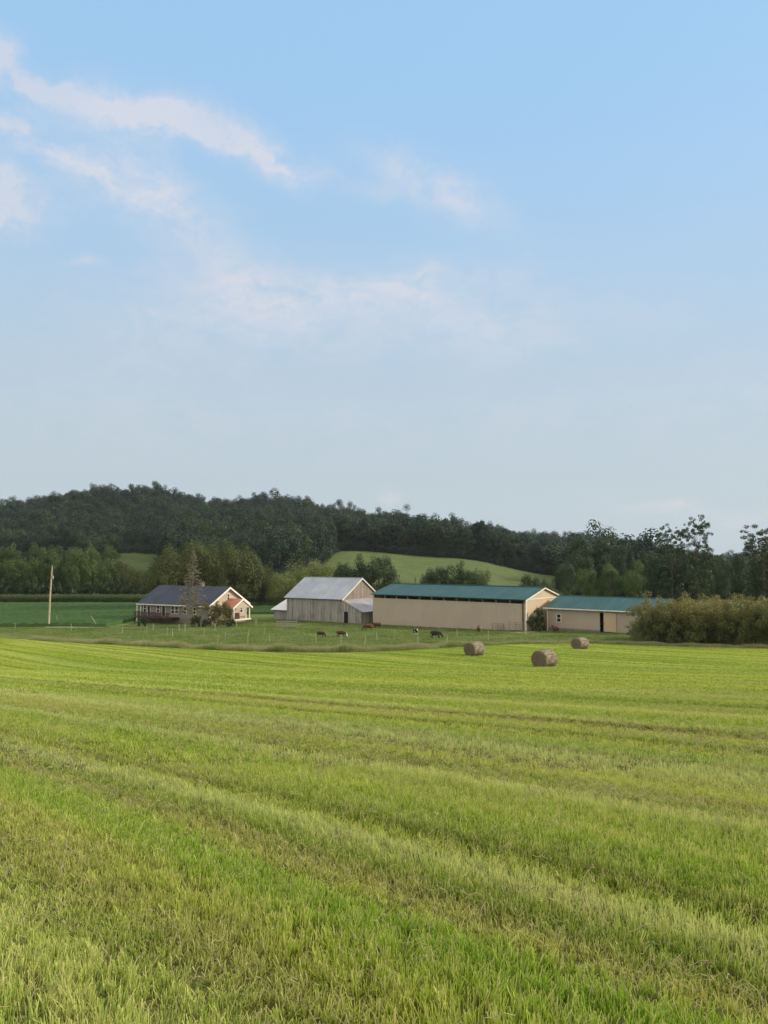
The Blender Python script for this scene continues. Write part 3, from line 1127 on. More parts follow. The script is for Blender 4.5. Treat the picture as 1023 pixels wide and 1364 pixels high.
proto('bush_olive', 'shrub', 'leaf_olive', 5, 3.2, 40, 5000, .17, r0=.1, nv=2)
proto('bush_rust', 'shrub', 'leaf_rust', 5, 3.0, 40, 5000, .14, r0=.1, nv=1)
proto('thicket', 'shrub', 'leaf_hedge', 5.6, 2.9, 85, 9500, .11, barkm='bark', r0=.09, nv=4)

_cnt = {}


def tree(key, x, y, H, width, label, name='tree', cat='tree', group=None, variant=None, rz=None):
    lst = PROTO[key]
    k = _cnt.get(key, 0)
    _cnt[key] = k + 1
    tr, cr, H0, R0_ = lst[(k if variant is None else variant) % len(lst)]
    e = empty(name, (x, y, tz(x, y)), random.uniform(0, 6.28) if rz is None else rz, label, cat, group)
    sxy = width / (2.15 * R0_)
    e.scale = (sxy, sxy, H / H0)
    link(bpy.data.objects.new('trunk', tr), e)
    link(bpy.data.objects.new('crown', cr), e)
    return e


def tree_px(key, px, Y, top, wpx, label, **kw):
    x = at(px, Y)
    z0 = tz(x, Y)
    d = (HOR - top)
    H = EYE + d / F * Y - z0
    return tree(key, x, Y, H, wpx / F * Y, label, **kw)


# treeline behind the corn, left
G1 = 'trees in the line behind the corn'
for i, (px, top, wpx) in enumerate(((-46, 726, 46), (-18, 728, 40), (8, 727, 42), (36, 729, 38), (62, 731, 38), (86, 727, 42), (112, 728, 40), (136, 731, 40), (160, 744, 38), (182, 754, 34), (204, 759, 34))):
    key = 'round_olive' if px in (160, 182) else 'round_mid'
    lab = {0: 'mid green tree in the treeline behind the corn', 8: 'brownish olive tree ending the treeline, above the soybean field', 9: 'lower brownish olive tree in the treeline just left of the house',
           10: 'lowest tree of the treeline, directly behind the blue house roof'}.get(i, 'mid green tree in the treeline behind the corn')
    tree_px(key, px, 217 + (i % 3) * 4, top, wpx * 1.12, lab, group=G1)
for i, (px, top, wpx) in enumerate(((-30, 735, 40), (22, 738, 40), (75, 738, 40), (124, 737, 40), (170, 762, 34))):
    tree_px('round_dark', px, 232 + (i % 2) * 5, top + 3, wpx * 1.2, 'dark tree standing in the second row of the treeline behind the corn', group='trees in the second row behind the corn')
for i, px in enumerate(range(-40, 215, 17)):
    tree_px('bush_dark', px, 211, 774 - (i * 7) % 9, 32, 'dark bush at the foot of the treeline behind the corn', name='bush', cat='bush', group='bushes under the treeline')

# around the house
for px, Y, top, w, lab in ((228, 178, 730, 62, 'olive tree behind the left end of the blue roof'), (258, 186, 721, 76, 'tall olive tree behind the middle of the blue roof'),
                           (292, 182, 721, 80, 'broad olive green tree behind the house gable'), (326, 188, 729, 66, 'olive green tree right of the house porch'),
                           (347, 196, 750, 44, 'small olive tree between the house trees and the willows')):
    tree_px('round_olive', px, Y, top, w, lab)
tree_px('grey', 258, 132.5, 733, 56, 'thin grey conifer with sparse branches in front of the blue roof', name='conifer')
tree_px('bush_rust', 291, 131.5, 792, 42, 'small reddish green tree in front of the house wall', name='ornamental_tree')
tree_px('bush_dark', 193, 134, 819, 15, 'round dark bush at the left corner of the house', name='bush', cat='bush')
tree_px('bush_olive', 262, 131.5, 817, 16, 'low bush below the house deck', name='bush', cat='bush')
for px, w, lab in ((277, 13, 'low dark shrub between the grey conifer and the reddish tree by the house'), (309, 12, 'low shrub at the foot of the porch steps')):
    tree_px('bush_dark', px, 131.5, 822, w, lab, name='bush', cat='bush')
# willows and neighbours
for px, Y, top, w, lab in ((378, 190, 757, 48, 'small pale green willow behind the white lean-to roof'), (404, 196, 741, 62, 'pale green weeping willow left of the barn roof'),
                           (430, 198, 737, 60, 'tallest pale green weeping willow above the barn roof')):
    tree_px('willow', px, Y, top, w, lab, name='willow_tree')
for px, Y, top, w, lab in ((362, 205, 762, 30, 'dark tree between the house and the willows'), (352, 215, 772, 26, 'low dark tree behind the right of the house'),
                           (392, 215, 756, 36, 'dark tree behind the willows')):
    tree_px('round_dark', px, Y, top, w, lab)
for px, Y, top, w, lab in ((476, 182, 739, 54, 'dark green tree behind the barn ridge'), (504, 178, 737, 58, 'dark green rounded tree between barn and long shed'),
                           (456, 190, 748, 36, 'low dark tree behind the left of the barn ridge')):
    tree_px('round_dark', px, Y, top, w, lab)
tree_px('grey', 553, 170, 768, 14, 'small dark conifer behind the long shed roof', name='conifer')
for px, Y, top, w, key, lab in ((585, 178, 750, 46, 'round_dark', 'dark bushy tree left above the long teal roof'), (612, 180, 748, 50, 'round_dark', 'dark bushy tree in the middle of the clump above the teal roof'),
                                (638, 184, 757, 34, 'round_olive', 'olive bush ending the clump above the teal roof'), (567, 182, 762, 20, 'round_dark', 'small dark bush left of the clump above the teal roof'),
                                (704, 178, 764, 30, 'round_dark', 'round dark bush above the right end of the long teal roof'), (726, 182, 771, 24, 'round_olive', 'low olive bush beside the peak of the long shed')):
    tree_px(key, px, Y, top, w, lab, name='bushy_tree')
# dark shrub between the two sheds
tree('bush_dark', at(714, 121.0), 121.0, 3.6, 3.4, 'dark upright shrub between the long shed and the small shed', name='bush', cat='bush')
# right: behind the small shed
for i, (px, Y, top, w, key, lab) in enumerate((
        (752, 215, 747, 34, 'round_dark', 'dark tree where the meadow meets the small shed roof'), (775, 235, 728, 40, 'round_dark', 'dark tree left behind the small teal shed'),
        (800, 245, 717, 40, 'tall_dark', 'tall dark tree behind the middle of the small teal roof'), (828, 240, 722, 36, 'round_dark', 'dark tree behind the right half of the small shed'),
        (782, 195, 757, 34, 'round_mid', 'lighter green low tree close behind the small teal roof'), (812, 193, 752, 38, 'round_mid', 'lighter green rounded tree behind the small teal roof'),
        (842, 190, 750, 36, 'round_mid', 'lighter green tree right of the two behind the small teal roof'),
        (862, 205, 731, 36, 'round_dark', 'dark tree left of the two tall open-topped trees'))):
    tree_px(key, px, Y, top, w, lab)
tree_px('sparse', 894, 172, 703, 46, 'tall dark tree with open top left of the tallest tree', variant=0)
tree_px('sparse', 928, 168, 688, 44, 'tallest open-crowned tree above the thicket on the right', variant=1)
for px, Y, top, w, key, lab in ((880, 178, 733, 46, 'round_dark', 'dark tree under the left open-topped tree'), (905, 176, 731, 52, 'round_dark', 'dense dark tree below the tallest tree'),
                                (925, 182, 738, 44, 'round_dark', 'dark tree behind the trunk of the tallest tree'), (955, 205, 739, 40, 'round_dark', 'dark tree right of the tallest tree'),
                                (978, 215, 741, 36, 'round_dark', 'dark tree in the dip before the right edge'), (984, 180, 735, 26, 'tall_dark', 'dark pointed tree near the right edge'),
                                (1003, 190, 745, 36, 'round_dark', 'dark tree low at the right edge')):
    tree_px(key, px, Y, top, w, lab)
tree_px('sparse', 1016, 140, 700, 64, 'big dark tree cut off by the right edge', variant=2)
tree_px('round_dark', 1040, 143, 712, 70, 'dense dark tree standing at the right edge')
tree_px('round_dark', 1105, 150, 700, 80, 'dark tree beyond the right edge')

# thicket on the right edge of the field
G2 = 'overgrown shrubs of the thicket right of the small shed'
TH = [(857, 854, 822, 38), (876, 858, 806, 48), (892, 860, 797, 50), (914, 861, 792, 48), (936, 862, 791, 46), (958, 862, 792, 46), (980, 863, 790, 46), (1002, 864, 793, 46), (1024, 865, 790, 48), (1048, 865, 792, 50), (1076, 866, 790, 50)]
for i, (px, base, top, w) in enumerate(TH):
    p = ground_at(px, base - 3)
    Y = p.y + (2.5 if i % 2 else 0.8)
    lab = ['lowest leftmost shrub of the thicket, beside the small shed', 'second shrub of the thicket, in front of the end of the small teal roof'][i] if i < 2 else 'yellow-tipped shrub inside the long thicket on the right'
    tree_px('thicket', px, Y, top + (4 if i % 3 == 1 else 0), w * 1.3, lab, name='shrub', cat='shrub', group=G2 if i >= 2 else None)
for i, px in enumerate(range(866, 1090, 26)):
    p = ground_at(px, 858)
    tree_px('thicket', px, p.y + 5.0, 790 + (i * 5) % 7, 60, 'yellow-tipped shrub in the back row of the thicket', name='shrub', cat='shrub', group='shrubs in the back row of the thicket')

# wood edge on the meadow: separate trees with visible trunks
G3 = 'trees along the edge of the wood above the meadow'
k = 0
for a in np.linspace((436 - 511.5) / F, (775 - 511.5) / F, 62):
    px = 511.5 + a * F
    wy = float(wood_front(a))
    Y = wy + random.uniform(0, 9)
    x = a * Y
    H = random.uniform(13, 19)
    if abs(px - 640) < 4:
        H = 22
    tree('edge', x, Y, H, random.uniform(6.5, 10), 'tree with a bare lower trunk along the wood edge above the meadow', group=G3)
    k += 1

# ------------------------------------------------------------------ the wood on the hill
fobjs = []
for i in range(7):
    H0 = 16
    C, Rd = crown_pts('round' if i < 5 else 'tall', H0, 6.3 if i < 5 else 4.8, 17)
    Rd = [q_ * 1.35 for q_ in Rd]
    me = leaf_cloud(C, Rd, 2600, .42, 'forest_crown_%d' % i, M['leaf_forest'], H0)
    fobjs.append(bpy.data.objects.new('forest_crown_%d' % i, me))
    tm = trunk_mesh(H0, C[:5], M['bark'], .25)
    # join the trunk into the same instance source
    bm = bmesh.new()
    bm.from_mesh(me)
    bm.from_mesh(tm)
    nf = len(me.polygons)
    bm.faces.ensure_lookup_table()
    for f in bm.faces[nf:]:
        f.material_index = 1
    bm.to_mesh(me)
    bm.free()
    me.materials.append(M['bark'])
c_for = hidden_coll('forest_trees', fobjs)
pts = []
yy = 232.0
while yy < 800:
    step = 8.4 + (yy - 230) / 570 * 2.6
    wv = .62 * yy + 25
    xx = np.arange(-wv, wv, step)
    pts.append(np.stack([xx + rng.normal(0, 1.3, len(xx)), yy + rng.normal(0, 1.6, len(xx))], 1))
    yy += step * .92
pts = np.concatenate(pts)
x, y = pts[:, 0], pts[:, 1]
a = x / y
wy = wood_front(a) + 8 * fbm(x, y, 20) + 6
ok = (y > wy)
x, y = x[ok], y[ok]
a = x / y
big = np.interp(511.5 + a * F, [860, 930], [1, .66]) + .22 * fbm(x, y, 23) + .12 * fbm(x, y, 9)
s = rng.uniform(.62, 1.32, len(x)) * big
sx = s * rng.uniform(.85, 1.2, len(x))
# low growth that closes the front of the wood
ua = rng.uniform(-.62, .62, 900)
uy = wood_front(ua) + rng.uniform(-3, 12, 900)
ux = ua * uy
us = rng.uniform(.28, .5, 900)
x, y = np.append(x, ux), np.append(y, uy)
s = np.append(s, us)
sx = np.append(sx, us * rng.uniform(1.0, 1.5, 900))
sink = np.where(np.arange(len(x)) < len(x) - 900, .3, 1.6)
o = scatter('forest', np.stack([x, y, terrain(x, y) - sink], 1), rng.uniform(0, 6.28, len(x)), np.stack([sx, sx, s], 1), np.where(rng.uniform(0, 1, len(x)) < .12, rng.integers(5, 7, len(x)), rng.integers(0, 5, len(x))), c_for)
tag(o, 'dark broadleaf wood covering the long hill across the horizon', 'wood', kind='stuff')
print('forest', len(x))


# ------------------------------------------------------------------ buildings
def roof_panel(mb, x0, x1, y0, z0, y1, z1, th=.08):
    """one slope of a roof: from (y0,z0) eave to (y1,z1) ridge"""
    n = Vector((0, -(z1 - z0), (y1 - y0))).normalized() * th
    if n.z < 0:
        n = -n
    base = [(x0, y0, z0), (x0, y1, z1), (x0, y1 + n.y, z1 + n.z), (x0, y0 + n.y, z0 + n.z)]
    mb.prism(base, (x1 - x0, 0, 0))


def window(parent, cx, zc, w, h, ywall, axis=0, frame='white', name='window', sash=True, label=None):
    """axis 0: on a wall facing -y at y = ywall; axis 1: on a wall facing +x at x = ywall"""
    t = .09
    fr = MB()

    def B(mb, a0, a1, z0, z1, d0, d1):
        if axis == 0:
            mb.box(a0, a1, ywall - d1, ywall - d0, z0, z1)
        else:
            mb.box(ywall + d0, ywall + d1, a0, a1, z0, z1)
    B(fr, cx - w / 2 - t, cx - w / 2, zc - h / 2 - t, zc + h / 2 + t, -.05, .06)
    B(fr, cx + w / 2, cx + w / 2 + t, zc - h / 2 - t, zc + h / 2 + t, -.05, .06)
    B(fr, cx - w / 2, cx + w / 2, zc + h / 2, zc + h / 2 + t, -.05, .06)
    B(fr, cx - w / 2, cx + w / 2, zc - h / 2 - t, zc - h / 2, -.05, .075)
    if sash:
        B(fr, cx - w / 2, cx + w / 2, zc - .04, zc + .04, -.03, .05)
    o = fr.build(name, M[frame], parent, label)
    g = MB()
    B(g, cx - w / 2, cx + w / 2, zc - h / 2, zc + h / 2, .005, .02)
    g.build('pane', M['glass'], o)
    return o


# ---- long open-eaved shed
ang = math.atan2(-.62, .785)
L, Wd, Hw, Rs = 30.7, 12.5, 5.0, 1.75
shed = empty('long_shed', (-2.0, 140.0, EYE - 11.45), ang, 'long tan metal shed with teal roof and dark open strip under the eave', 'shed')
mb = MB()
mb.box(0, L, 0, .15, -1.0, Hw - .62)
mb.build('front_wall', M['tan'], shed)
mb = MB()
mb.box(.0, L, Wd - .15, Wd, -1.0, Hw)
mb.build('back_wall', M['tan'], shed)
for xx, nm in ((0, 'gable_wall'), (L - .15, 'gable_wall')):
    mb = MB()
    mb.prism([(xx, .152, -1.0), (xx, Wd - .152, -1.0), (xx, Wd - .152, Hw), (xx, Wd / 2, Hw + Rs - .04), (xx, .152, Hw)], (.15, 0, 0))
    mb.build(nm, M['tan_gable'], shed)
mb = MB()
mb.box(L - .0, L + .05, .2, Wd - .2, Hw - .05, Hw + .10)
mb.build('gable_trim', M['cream'], shed)
for i in range(13):
    mb = MB()
    xx = .2 + i * (L - .5) / 12
    mb.box(xx, xx + .14, .0, .14, Hw - .62, Hw)
    mb.build('eave_post', M['post_wood'], shed)
mb = MB()
mb.box(0, L, .02, .12, Hw - .12, Hw)
mb.build('eave_beam', M['post_wood'], shed)
rf = MB()
roof_panel(rf, -.3, L + .3, -.45, Hw - .02, Wd / 2, Hw + Rs)
roof = rf.build('roof', M['teal'], shed, 'teal metal roof')
rf = MB()
roof_panel(rf, -.3, L + .3, Wd + .45, Hw - .02, Wd / 2, Hw + Rs)
rf.build('roof', M['teal'], shed, 'back slope of the teal roof')
cap = MB()
cap.box(-.3, L + .3, Wd / 2 - .25, Wd / 2 + .25, Hw + Rs + .05, Hw + Rs + .12)
cap.build('ridge_cap', M['teal'], roof)
gt = MB()
for y0, z0, y1, z1 in ((-.45, Hw - .02, Wd / 2, Hw + Rs), (Wd + .45, Hw - .02, Wd / 2, Hw + Rs)):
    gt.prism([(L + .31, y0, z0 - .2), (L + .31, y1, z1 - .2), (L + .31, y1, z1 + .0), (L + .31, y0, z0 + .0)], (.04, 0, 0))
gt.build('barge_board', M['cream'], shed)
ct = MB()
ct.box(L - .02, L + .18, -.06, .14, -1.0, Hw - .05)
ct.build('corner_trim', M['white'], shed)
dp = MB()
dp.box(L - .55, L - .32, -.10, -.01, -.9, Hw - .5)
dp.build('downpipe', M['rust'], shed)

# ---- small shed
x0, y0, bz = 25.9, 123.0, EYE - 10.95
L2, W2, H2, R2 = 17.6, 10.8, 3.15, 1.72
sh = empty('small_shed', (x0, y0, bz), ang, 'small tan shed with teal roof, one white window and a half open sliding door', 'shed')
DX0, DX1 = 8.7, 9.3
mb = MB()
mb.box(0, DX0, 0, .15, -1, H2)
mb.box(DX1 + 1.2, L2, 0, .15, -1, H2)
mb.box(DX0, DX1 + 1.2, 0, .15, 2.75, H2)
mb.build('front_wall', M['tan2'], sh)
mb = MB()
mb.box(0, L2, W2 - .15, W2, -1, H2)
mb.build('back_wall', M['tan2'], sh)
for xx in (0, L2 - .15):
    mb = MB()
    mb.prism([(xx, .152, -1.0), (xx, W2 - .152, -1.0), (xx, W2 - .152, H2), (xx, W2 / 2, H2 + R2 - .04), (xx, .152, H2)], (.15, 0, 0))
    mb.build('gable_wall', M['tan_gable'], sh)
mb = MB()
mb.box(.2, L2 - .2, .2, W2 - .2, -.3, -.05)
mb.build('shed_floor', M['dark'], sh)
mb = MB()
mb.box(DX1 + .05, DX1 + 2.0, -.14, -.06, -.05, 2.8)
door = mb.build('sliding_door', M['tan_gable'], sh, 'pale tan sliding door standing half open')
mb = MB()
mb.box(DX0 - .2, DX1 + 3.4, -.16, -.04, 2.82, 2.92)
mb.build('door_track', M['gate'], door)
mb = MB()
mb.box(DX1 + .12, DX1 + .17, -.19, -.15, 1.0, 1.35)
mb.build('handle', M['gate'], door)
rf = MB()
roof_panel(rf, -.45, L2 + .4, -.5, H2 - .02, W2 / 2, H2 + R2)
r2_ = rf.build('roof', M['teal'], sh, 'teal metal roof')
rf = MB()
roof_panel(rf, -.45, L2 + .4, W2 + .5, H2 - .02, W2 / 2, H2 + R2)
rf.build('roof', M['teal'], sh)
cap = MB()
cap.box(-.45, L2 + .4, W2 / 2 - .2, W2 / 2 + .2, H2 + R2 + .05, H2 + R2 + .11)
cap.build('ridge_cap', M['teal'], r2_)
gt = MB()
gt.box(-.45, L2 + .4, -.62, -.52, H2 - .12, H2 + .04)
gt.build('gutter', M['white'], sh)
ct = MB()
ct.box(-.03, .12, -.03, -.002, -1, H2 - .1)
ct.build('corner_trim', M['white'], sh)
skb = MB()
skb.box(.15, DX0, -.04, -.003, -.4, .10)
skb.build('skirt_board', M['gate'], sh)
window(sh, 2.0, 1.62, .62, 1.15, 0.0)

# ---- barn
bang = math.atan2(-.55, .835)
k_ = 1.07
bx, by = -17.7 * k_, 141.0 * k_
LB, WB, HB, RB = 13.5, 12.1, 4.55, 3.75
bzb = EYE - 12.05
bz_gnd = tz(-7.6, 143.4)
barn = empty('barn', (bx, by, bzb), bang, 'old grey board barn with pale metal roof and lean-to sheds at both ends', 'barn')
mb = MB()
mb.box(0, LB, 0, .12, -1, HB)
mb.build('front_wall', M['board'], barn)
mb = MB()
mb.box(0, LB, WB - .12, WB, -1, HB)
mb.build('back_wall', M['board'], barn)
for xx in (0, LB - .12):
    mb = MB()
    mb.prism([(xx, .122, -1), (xx, WB - .122, -1), (xx, WB - .122, HB), (xx, WB / 2, HB + RB - .05), (xx, .122, HB)], (.12, 0, 0))
    mb.build('gable_wall', M['board_lit'], barn)
rf = MB()
roof_panel(rf, -.4, LB + .25, -.45, HB - .12, WB / 2, HB + RB)
r_ = rf.build('roof', M['galv'], barn, 'pale galvanised roof')
rf = MB()
roof_panel(rf, -.4, LB + .25, WB + .45, HB - .12, WB / 2, HB + RB)
rf.build('roof', M['galv'], barn)
cap = MB()
cap.box(-.4, LB + .25, WB / 2 - .18, WB / 2 + .18, HB + RB + .04, HB + RB + .1)
cap.build('ridge_cap', M['galv'], r_)
gt = MB()
for y0_, y1_ in ((-.45, WB / 2), (WB + .45, WB / 2)):
    gt.prism([(LB + .26, y0_, HB - .12 - .22), (LB + .26, y1_, HB + RB - .22), (LB + .26, y1_, HB + RB), (LB + .26, y0_, HB - .12)], (.05, 0, 0))
gt.build('barge_board', M['cream'], barn)
# right lean-to: roof falls away from the gable end
LW, LZ0, LZ1, LD = 4.1, HB - .25, 2.35, 9.5
mb = MB()
mb.prism([(LB + .002, .0, -1), (LB + LW, .0, -1), (LB + LW, .0, LZ1), (LB + .002, .0, LZ0)], (0, .12, 0))
lw_ = mb.build('lean_to_wall', M['board'], barn, 'sloping board wall of the right lean-to')
mb = MB()
mb.box(LB + LW - .12, LB + LW, .122, LD, -1, LZ1 - .02)
mb.build('lean_to_wall', M['board'], barn)
n = Vector((LZ0 - LZ1, 0, LW)).normalized() * .07
e_ = .35
sl = (LZ0 - LZ1) / LW
mb = MB()
mb.prism([(LB + .002, -.12, LZ0 + .03), (LB + LW + e_, -.12, LZ1 - sl * e_ + .03), (LB + LW + e_ + n.x, -.12, LZ1 - sl * e_ + .03 + n.z), (LB + .002, -.12, LZ0 + .03 + .08)], (0, LD + .3, 0))
mb.build('lean_to_roof', M['galv_old'], barn, 'streaked shiny tin roof of the right lean-to')
mb = MB()
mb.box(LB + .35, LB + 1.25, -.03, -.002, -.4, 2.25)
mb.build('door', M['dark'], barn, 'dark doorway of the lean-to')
# left lean-to with white roof rising to the back
mb = MB()
mb.box(-3.6, -.002, .35, .47, -1, 2.05)
mb.build('lean_to_wall', M['board'], barn, 'low grey board wall of the left lean-to')
mb = MB()
mb.prism([(-3.6, .472, -1), (-3.6, 6.0, -1), (-3.6, 6.0, 4.0), (-3.6, .472, 2.05)], (.12, 0, 0))
mb.build('lean_to_wall', M['board'], barn)
rf = MB()
roof_panel(rf, -4.1, -.002, -.1, 1.95, 6.2, 4.35, .07)
rf.build('lean_to_roof', M['white_roof'], barn, 'white metal roof of the left lean-to')

# ---- house
hang = math.atan2(-.49, .87)
hx, hy = -45.9, 146.0
LH, WH, HH, RH = 16.9, 10.4, 3.3, 3.15
HB_ = EYE - 11.7
house = empty('house', (hx, hy, HB_), hang, 'white trimmed farmhouse with slate blue roof, raised red wood deck and gabled porch', 'house')
mb = MB()
mb.box(0, LH, 0, .15, .9, HH)
mb.build('front_wall', M['siding_shaded'], house)
mb = MB()
mb.box(0, LH, WH - .15, WH, .9, HH)
mb.build('back_wall', M['siding'], house)
for xx in (0, LH - .15):
    mb = MB()
    mb.prism([(xx, .152, .9), (xx, WH - .152, .9), (xx, WH - .152, HH), (xx, WH / 2, HH + RH - .05), (xx, .152, HH)], (.15, 0, 0))
    mb.build('gable_wall', M['siding'], house, 'cream gable wall')
mb = MB()
mb.box(.05, LH - .05, .05, WH - .05, -1.2, .898)
mb.build('foundation', M['brick'], house)
rf = MB()
roof_panel(rf, -.5, LH + .45, -.55, HH - .1, WH / 2, HH + RH, .1)
hr = rf.build('roof', M['slate'], house, 'slate blue front slope of the roof')
rf = MB()
roof_panel(rf, -.5, LH + .45, WH + .55, HH - .1, WH / 2, HH + RH, .1)
rf.build('roof', M['slate'], house)
mb = MB()
mb.box(9.6, 10.2, WH / 2 + .4, WH / 2 + 1.0, HH + RH - .8, HH + RH + .7)
mb.build('chimney', M['brick'], hr)
gt = MB()
gt.box(-.5, LH + .45, -.68, -.57, HH - .22, HH - .04)
gt.build('gutter', M['white'], house)
gt = MB()
for y0_, y1_ in ((-.55, WH / 2), (WH + .55, WH / 2)):
    gt.prism([(LH + .46, y0_, HH - .38), (LH + .46, y1_, HH + RH - .28), (LH + .46, y1_, HH + RH + .04), (LH + .46, y0_, HH - .06)], (.06, 0, 0))
gt.build('barge_board', M['white'], house)
ct = MB()
ct.box(-.04, .2, -.04, -.002, .3, HH - .2)
ct.build('corner_trim', M['white'], house)
for cx, w, h, zc in ((1.2, .55, 1.25, 2.35), (2.25, .6, 1.9, 2.0), (4.6, .6, 1.2, 2.35), (6.0, .75, 1.9, 2.0), (8.3, .7, 1.25, 2.3), (9.25, .7, 1.25, 2.3), (11.3, .7, 1.1, 2.3), (13.6, .6, 1.1, 2.3)):
    if h > 1.5:
        o = window(house, cx, zc, w, h, 0.0, name='door', sash=False, label='white glazed deck door')
        o.name = 'door'
    else:
        window(house, cx, zc, w, h, 0.0)
window(house, 5.2, HH + 1.35, .6, 1.0, LH, axis=1, label='small dark window high in the gable')
window(house, 8.9, 2.2, .6, 1.1, LH, axis=1)
# deck
dk = MB()
dk.box(1.0, 9.9, -2.6, -.02, .82, 1.0)
deck = dk.build('deck', M['redwood'], house, 'raised reddish wood deck')
rl = MB()
rl.box(1.0, 9.9, -2.6, -2.52, 1.88, 1.95)
rl.box(1.0, 9.9, -2.6, -2.54, 1.12, 1.18)
for i in range(45):
    xx = 1.02 + i * .2
    rl.box(xx, xx + .08, -2.59, -2.54, 1.18, 1.88)
rl.box(1.0, 1.08, -2.5, -.05, 1.88, 1.95)
rl.box(9.82, 9.9, -2.5, -.05, 1.88, 1.95)
rl.build('railing', M['redwood'], deck)
for xx in (1.05, 3.2, 5.4, 7.6, 9.7):
    ps = MB()
    ps.box(xx, xx + .15, -2.5, -2.35, -1.0, .82)
    ps.build('deck_post', M['redwood'], deck)
po = MB()
po.box(-.45, -.28, -.55, -.38, -.4, HH - .25)
po.build('corner_post', M['white'], house)
# porch on the right gable
PL, PY0, PY1, PZ, PR = 3.0, 3.0, 7.7, 2.75, 1.55
pf = MB()
pf.box(LH + .002, LH + PL + .3, PY0 - .1, PY1 + .1, .55, .75)
porch = pf.build('porch', M['cream'], house, 'open porch under a small white edged gable')
rf = MB()
pm = (PY0 + PY1) / 2
for s_ in (-1, 1):
    ye = pm + s_ * ((PY1 - PY0) / 2 + .35)
    rf.prism([(LH + .002, ye, PZ), (LH + .002, pm, PZ + PR), (LH + .002, pm, PZ + PR + .1), (LH + .002, ye, PZ + .1)], (PL + .35, 0, 0))
rf.build('porch_roof', M['red_roof'], porch, 'brick red porch roof')
gt = MB()
for s_ in (-1, 1):
    ye = pm + s_ * ((PY1 - PY0) / 2 + .4)
    gt.prism([(LH + PL + .36, ye, PZ - .2), (LH + PL + .36, pm, PZ + PR - .16), (LH + PL + .36, pm, PZ + PR + .14), (LH + PL + .36, ye, PZ + .1)], (.06, 0, 0))
gt.build('porch_barge_board', M['white'], porch)
mb = MB()
mb.prism([(LH + PL + .15, PY0, PZ), (LH + PL + .15, PY1, PZ), (LH + PL + .15, pm, PZ + PR - .1)], (.1, 0, 0))
mb.build('porch_gable', M['siding'], porch)
for yy_ in (PY0 + .1, PY1 - .25, PY1 - 1.3):
    ps = MB()
    ps.box(LH + PL, LH + PL + .16, yy_, yy_ + .16, .75, PZ)
    ps.build('porch_column', M['white'], porch)
ps = MB()
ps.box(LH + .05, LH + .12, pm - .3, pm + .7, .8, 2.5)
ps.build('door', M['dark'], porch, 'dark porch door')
ps = MB()
ps.box(LH + PL - .6, LH + PL - .1, PY0 + .7, PY0 + 2.0, .76, 1.5)
ps.box(LH + PL - .25, LH + PL - .15, PY0 + .7, PY0 + 2.0, 1.5, 1.9)
pb = ps.build('porch_bench', M['redwood'])
pb.matrix_world = Matrix.Translation((hx, hy, HB_)) @ Matrix.Rotation(hang, 4, 'Z')
tag(pb, 'dark reddish bench standing on the house porch', 'bench')

# ------------------------------------------------------------------ utility pole
pb_ = ground_at(65, 835)
pole = empty('utility_pole', (pb_.x, pb_.y, pb_.z - .2), 0, 'pale bare wooden utility pole leaning slightly at the soybean field', 'pole')
Hp = EYE + (HOR - 754) / F * pb_.y - pb_.z
mb = MB()
mb.tube([(0, 0, 0), (.08, 0, Hp * .5), (.32, 0, Hp + .2)], [.17, .15, .11], 8)
mb.build('shaft', M['polewood'], pole)
mb = MB()
mb.tube([(.46, 0, Hp - 2.0), (.46, 0, Hp - 1.45)], .14, 10)
mb.tube([(.46, 0, Hp - 1.45), (.46, 0, Hp - 1.2)], [.05, .03], 6)
mb.build('transformer', M['polewood'], pole)
mb = MB()
mb.box(.17, .42, -.04, .04, Hp - 1.9, Hp - 1.82)
mb.build('bracket', M['gate'], pole)
mb = MB()
mb.tube([(.30, -.1, Hp - .1), (.30, -.1, Hp + .12)], [.06, .04], 6)
mb.build('insulator', M['ceramic'], pole)
g1, g2 = ground_at(130, 834.5), None
gw = MB()
tp = Vector((g1.x - 1.25, g1.y, g1.z + 1.9))
gw.tube([g1, tp], [.045, .04], 6)
o = gw.build('guy_guard', M['post'])
tag(o, 'thin pale rod leaning left in front of the soybean field', 'rod')
g1 = ground_at(77, 831)
gw = MB()
gw.tube([g1, g1 + Vector((-.25, 0, 1.5))], .03, 6)
o = gw.build('marker_stake', M['post'])
tag(o, 'short thin stake just right of the utility pole', 'stake')

# ------------------------------------------------------------------ fences


def fence(name, pts, label, h, w, closed=False, wires=2, matk='post', wood=None):
    root = empty(name, pts[0], 0, label, 'fence')
    o0 = pts[0]
    proto_me = {}
    for i, p in enumerate(pts):
        hh = h * random.uniform(.85, 1.08)
        mb = MB()
        q = p - o0
        ln = Vector((random.gauss(0, .03), random.gauss(0, .03), 1)) * hh
        mb.tube([q - Vector((0, 0, .15)), q + ln], [w, w * .9], 6)
        c = MB()
        mk = matk if not (wood and i in wood) else 'post_wood'
        mb.build('post', M[mk], root)
    for k in range(wires):
        mb = MB()
        zz = h * (.9 - .4 * k)
        mb.tube([p - o0 + Vector((0, 0, zz)) for p in pts], .004, 3)
        mb.build('wire', M['wire'], root)
    return root


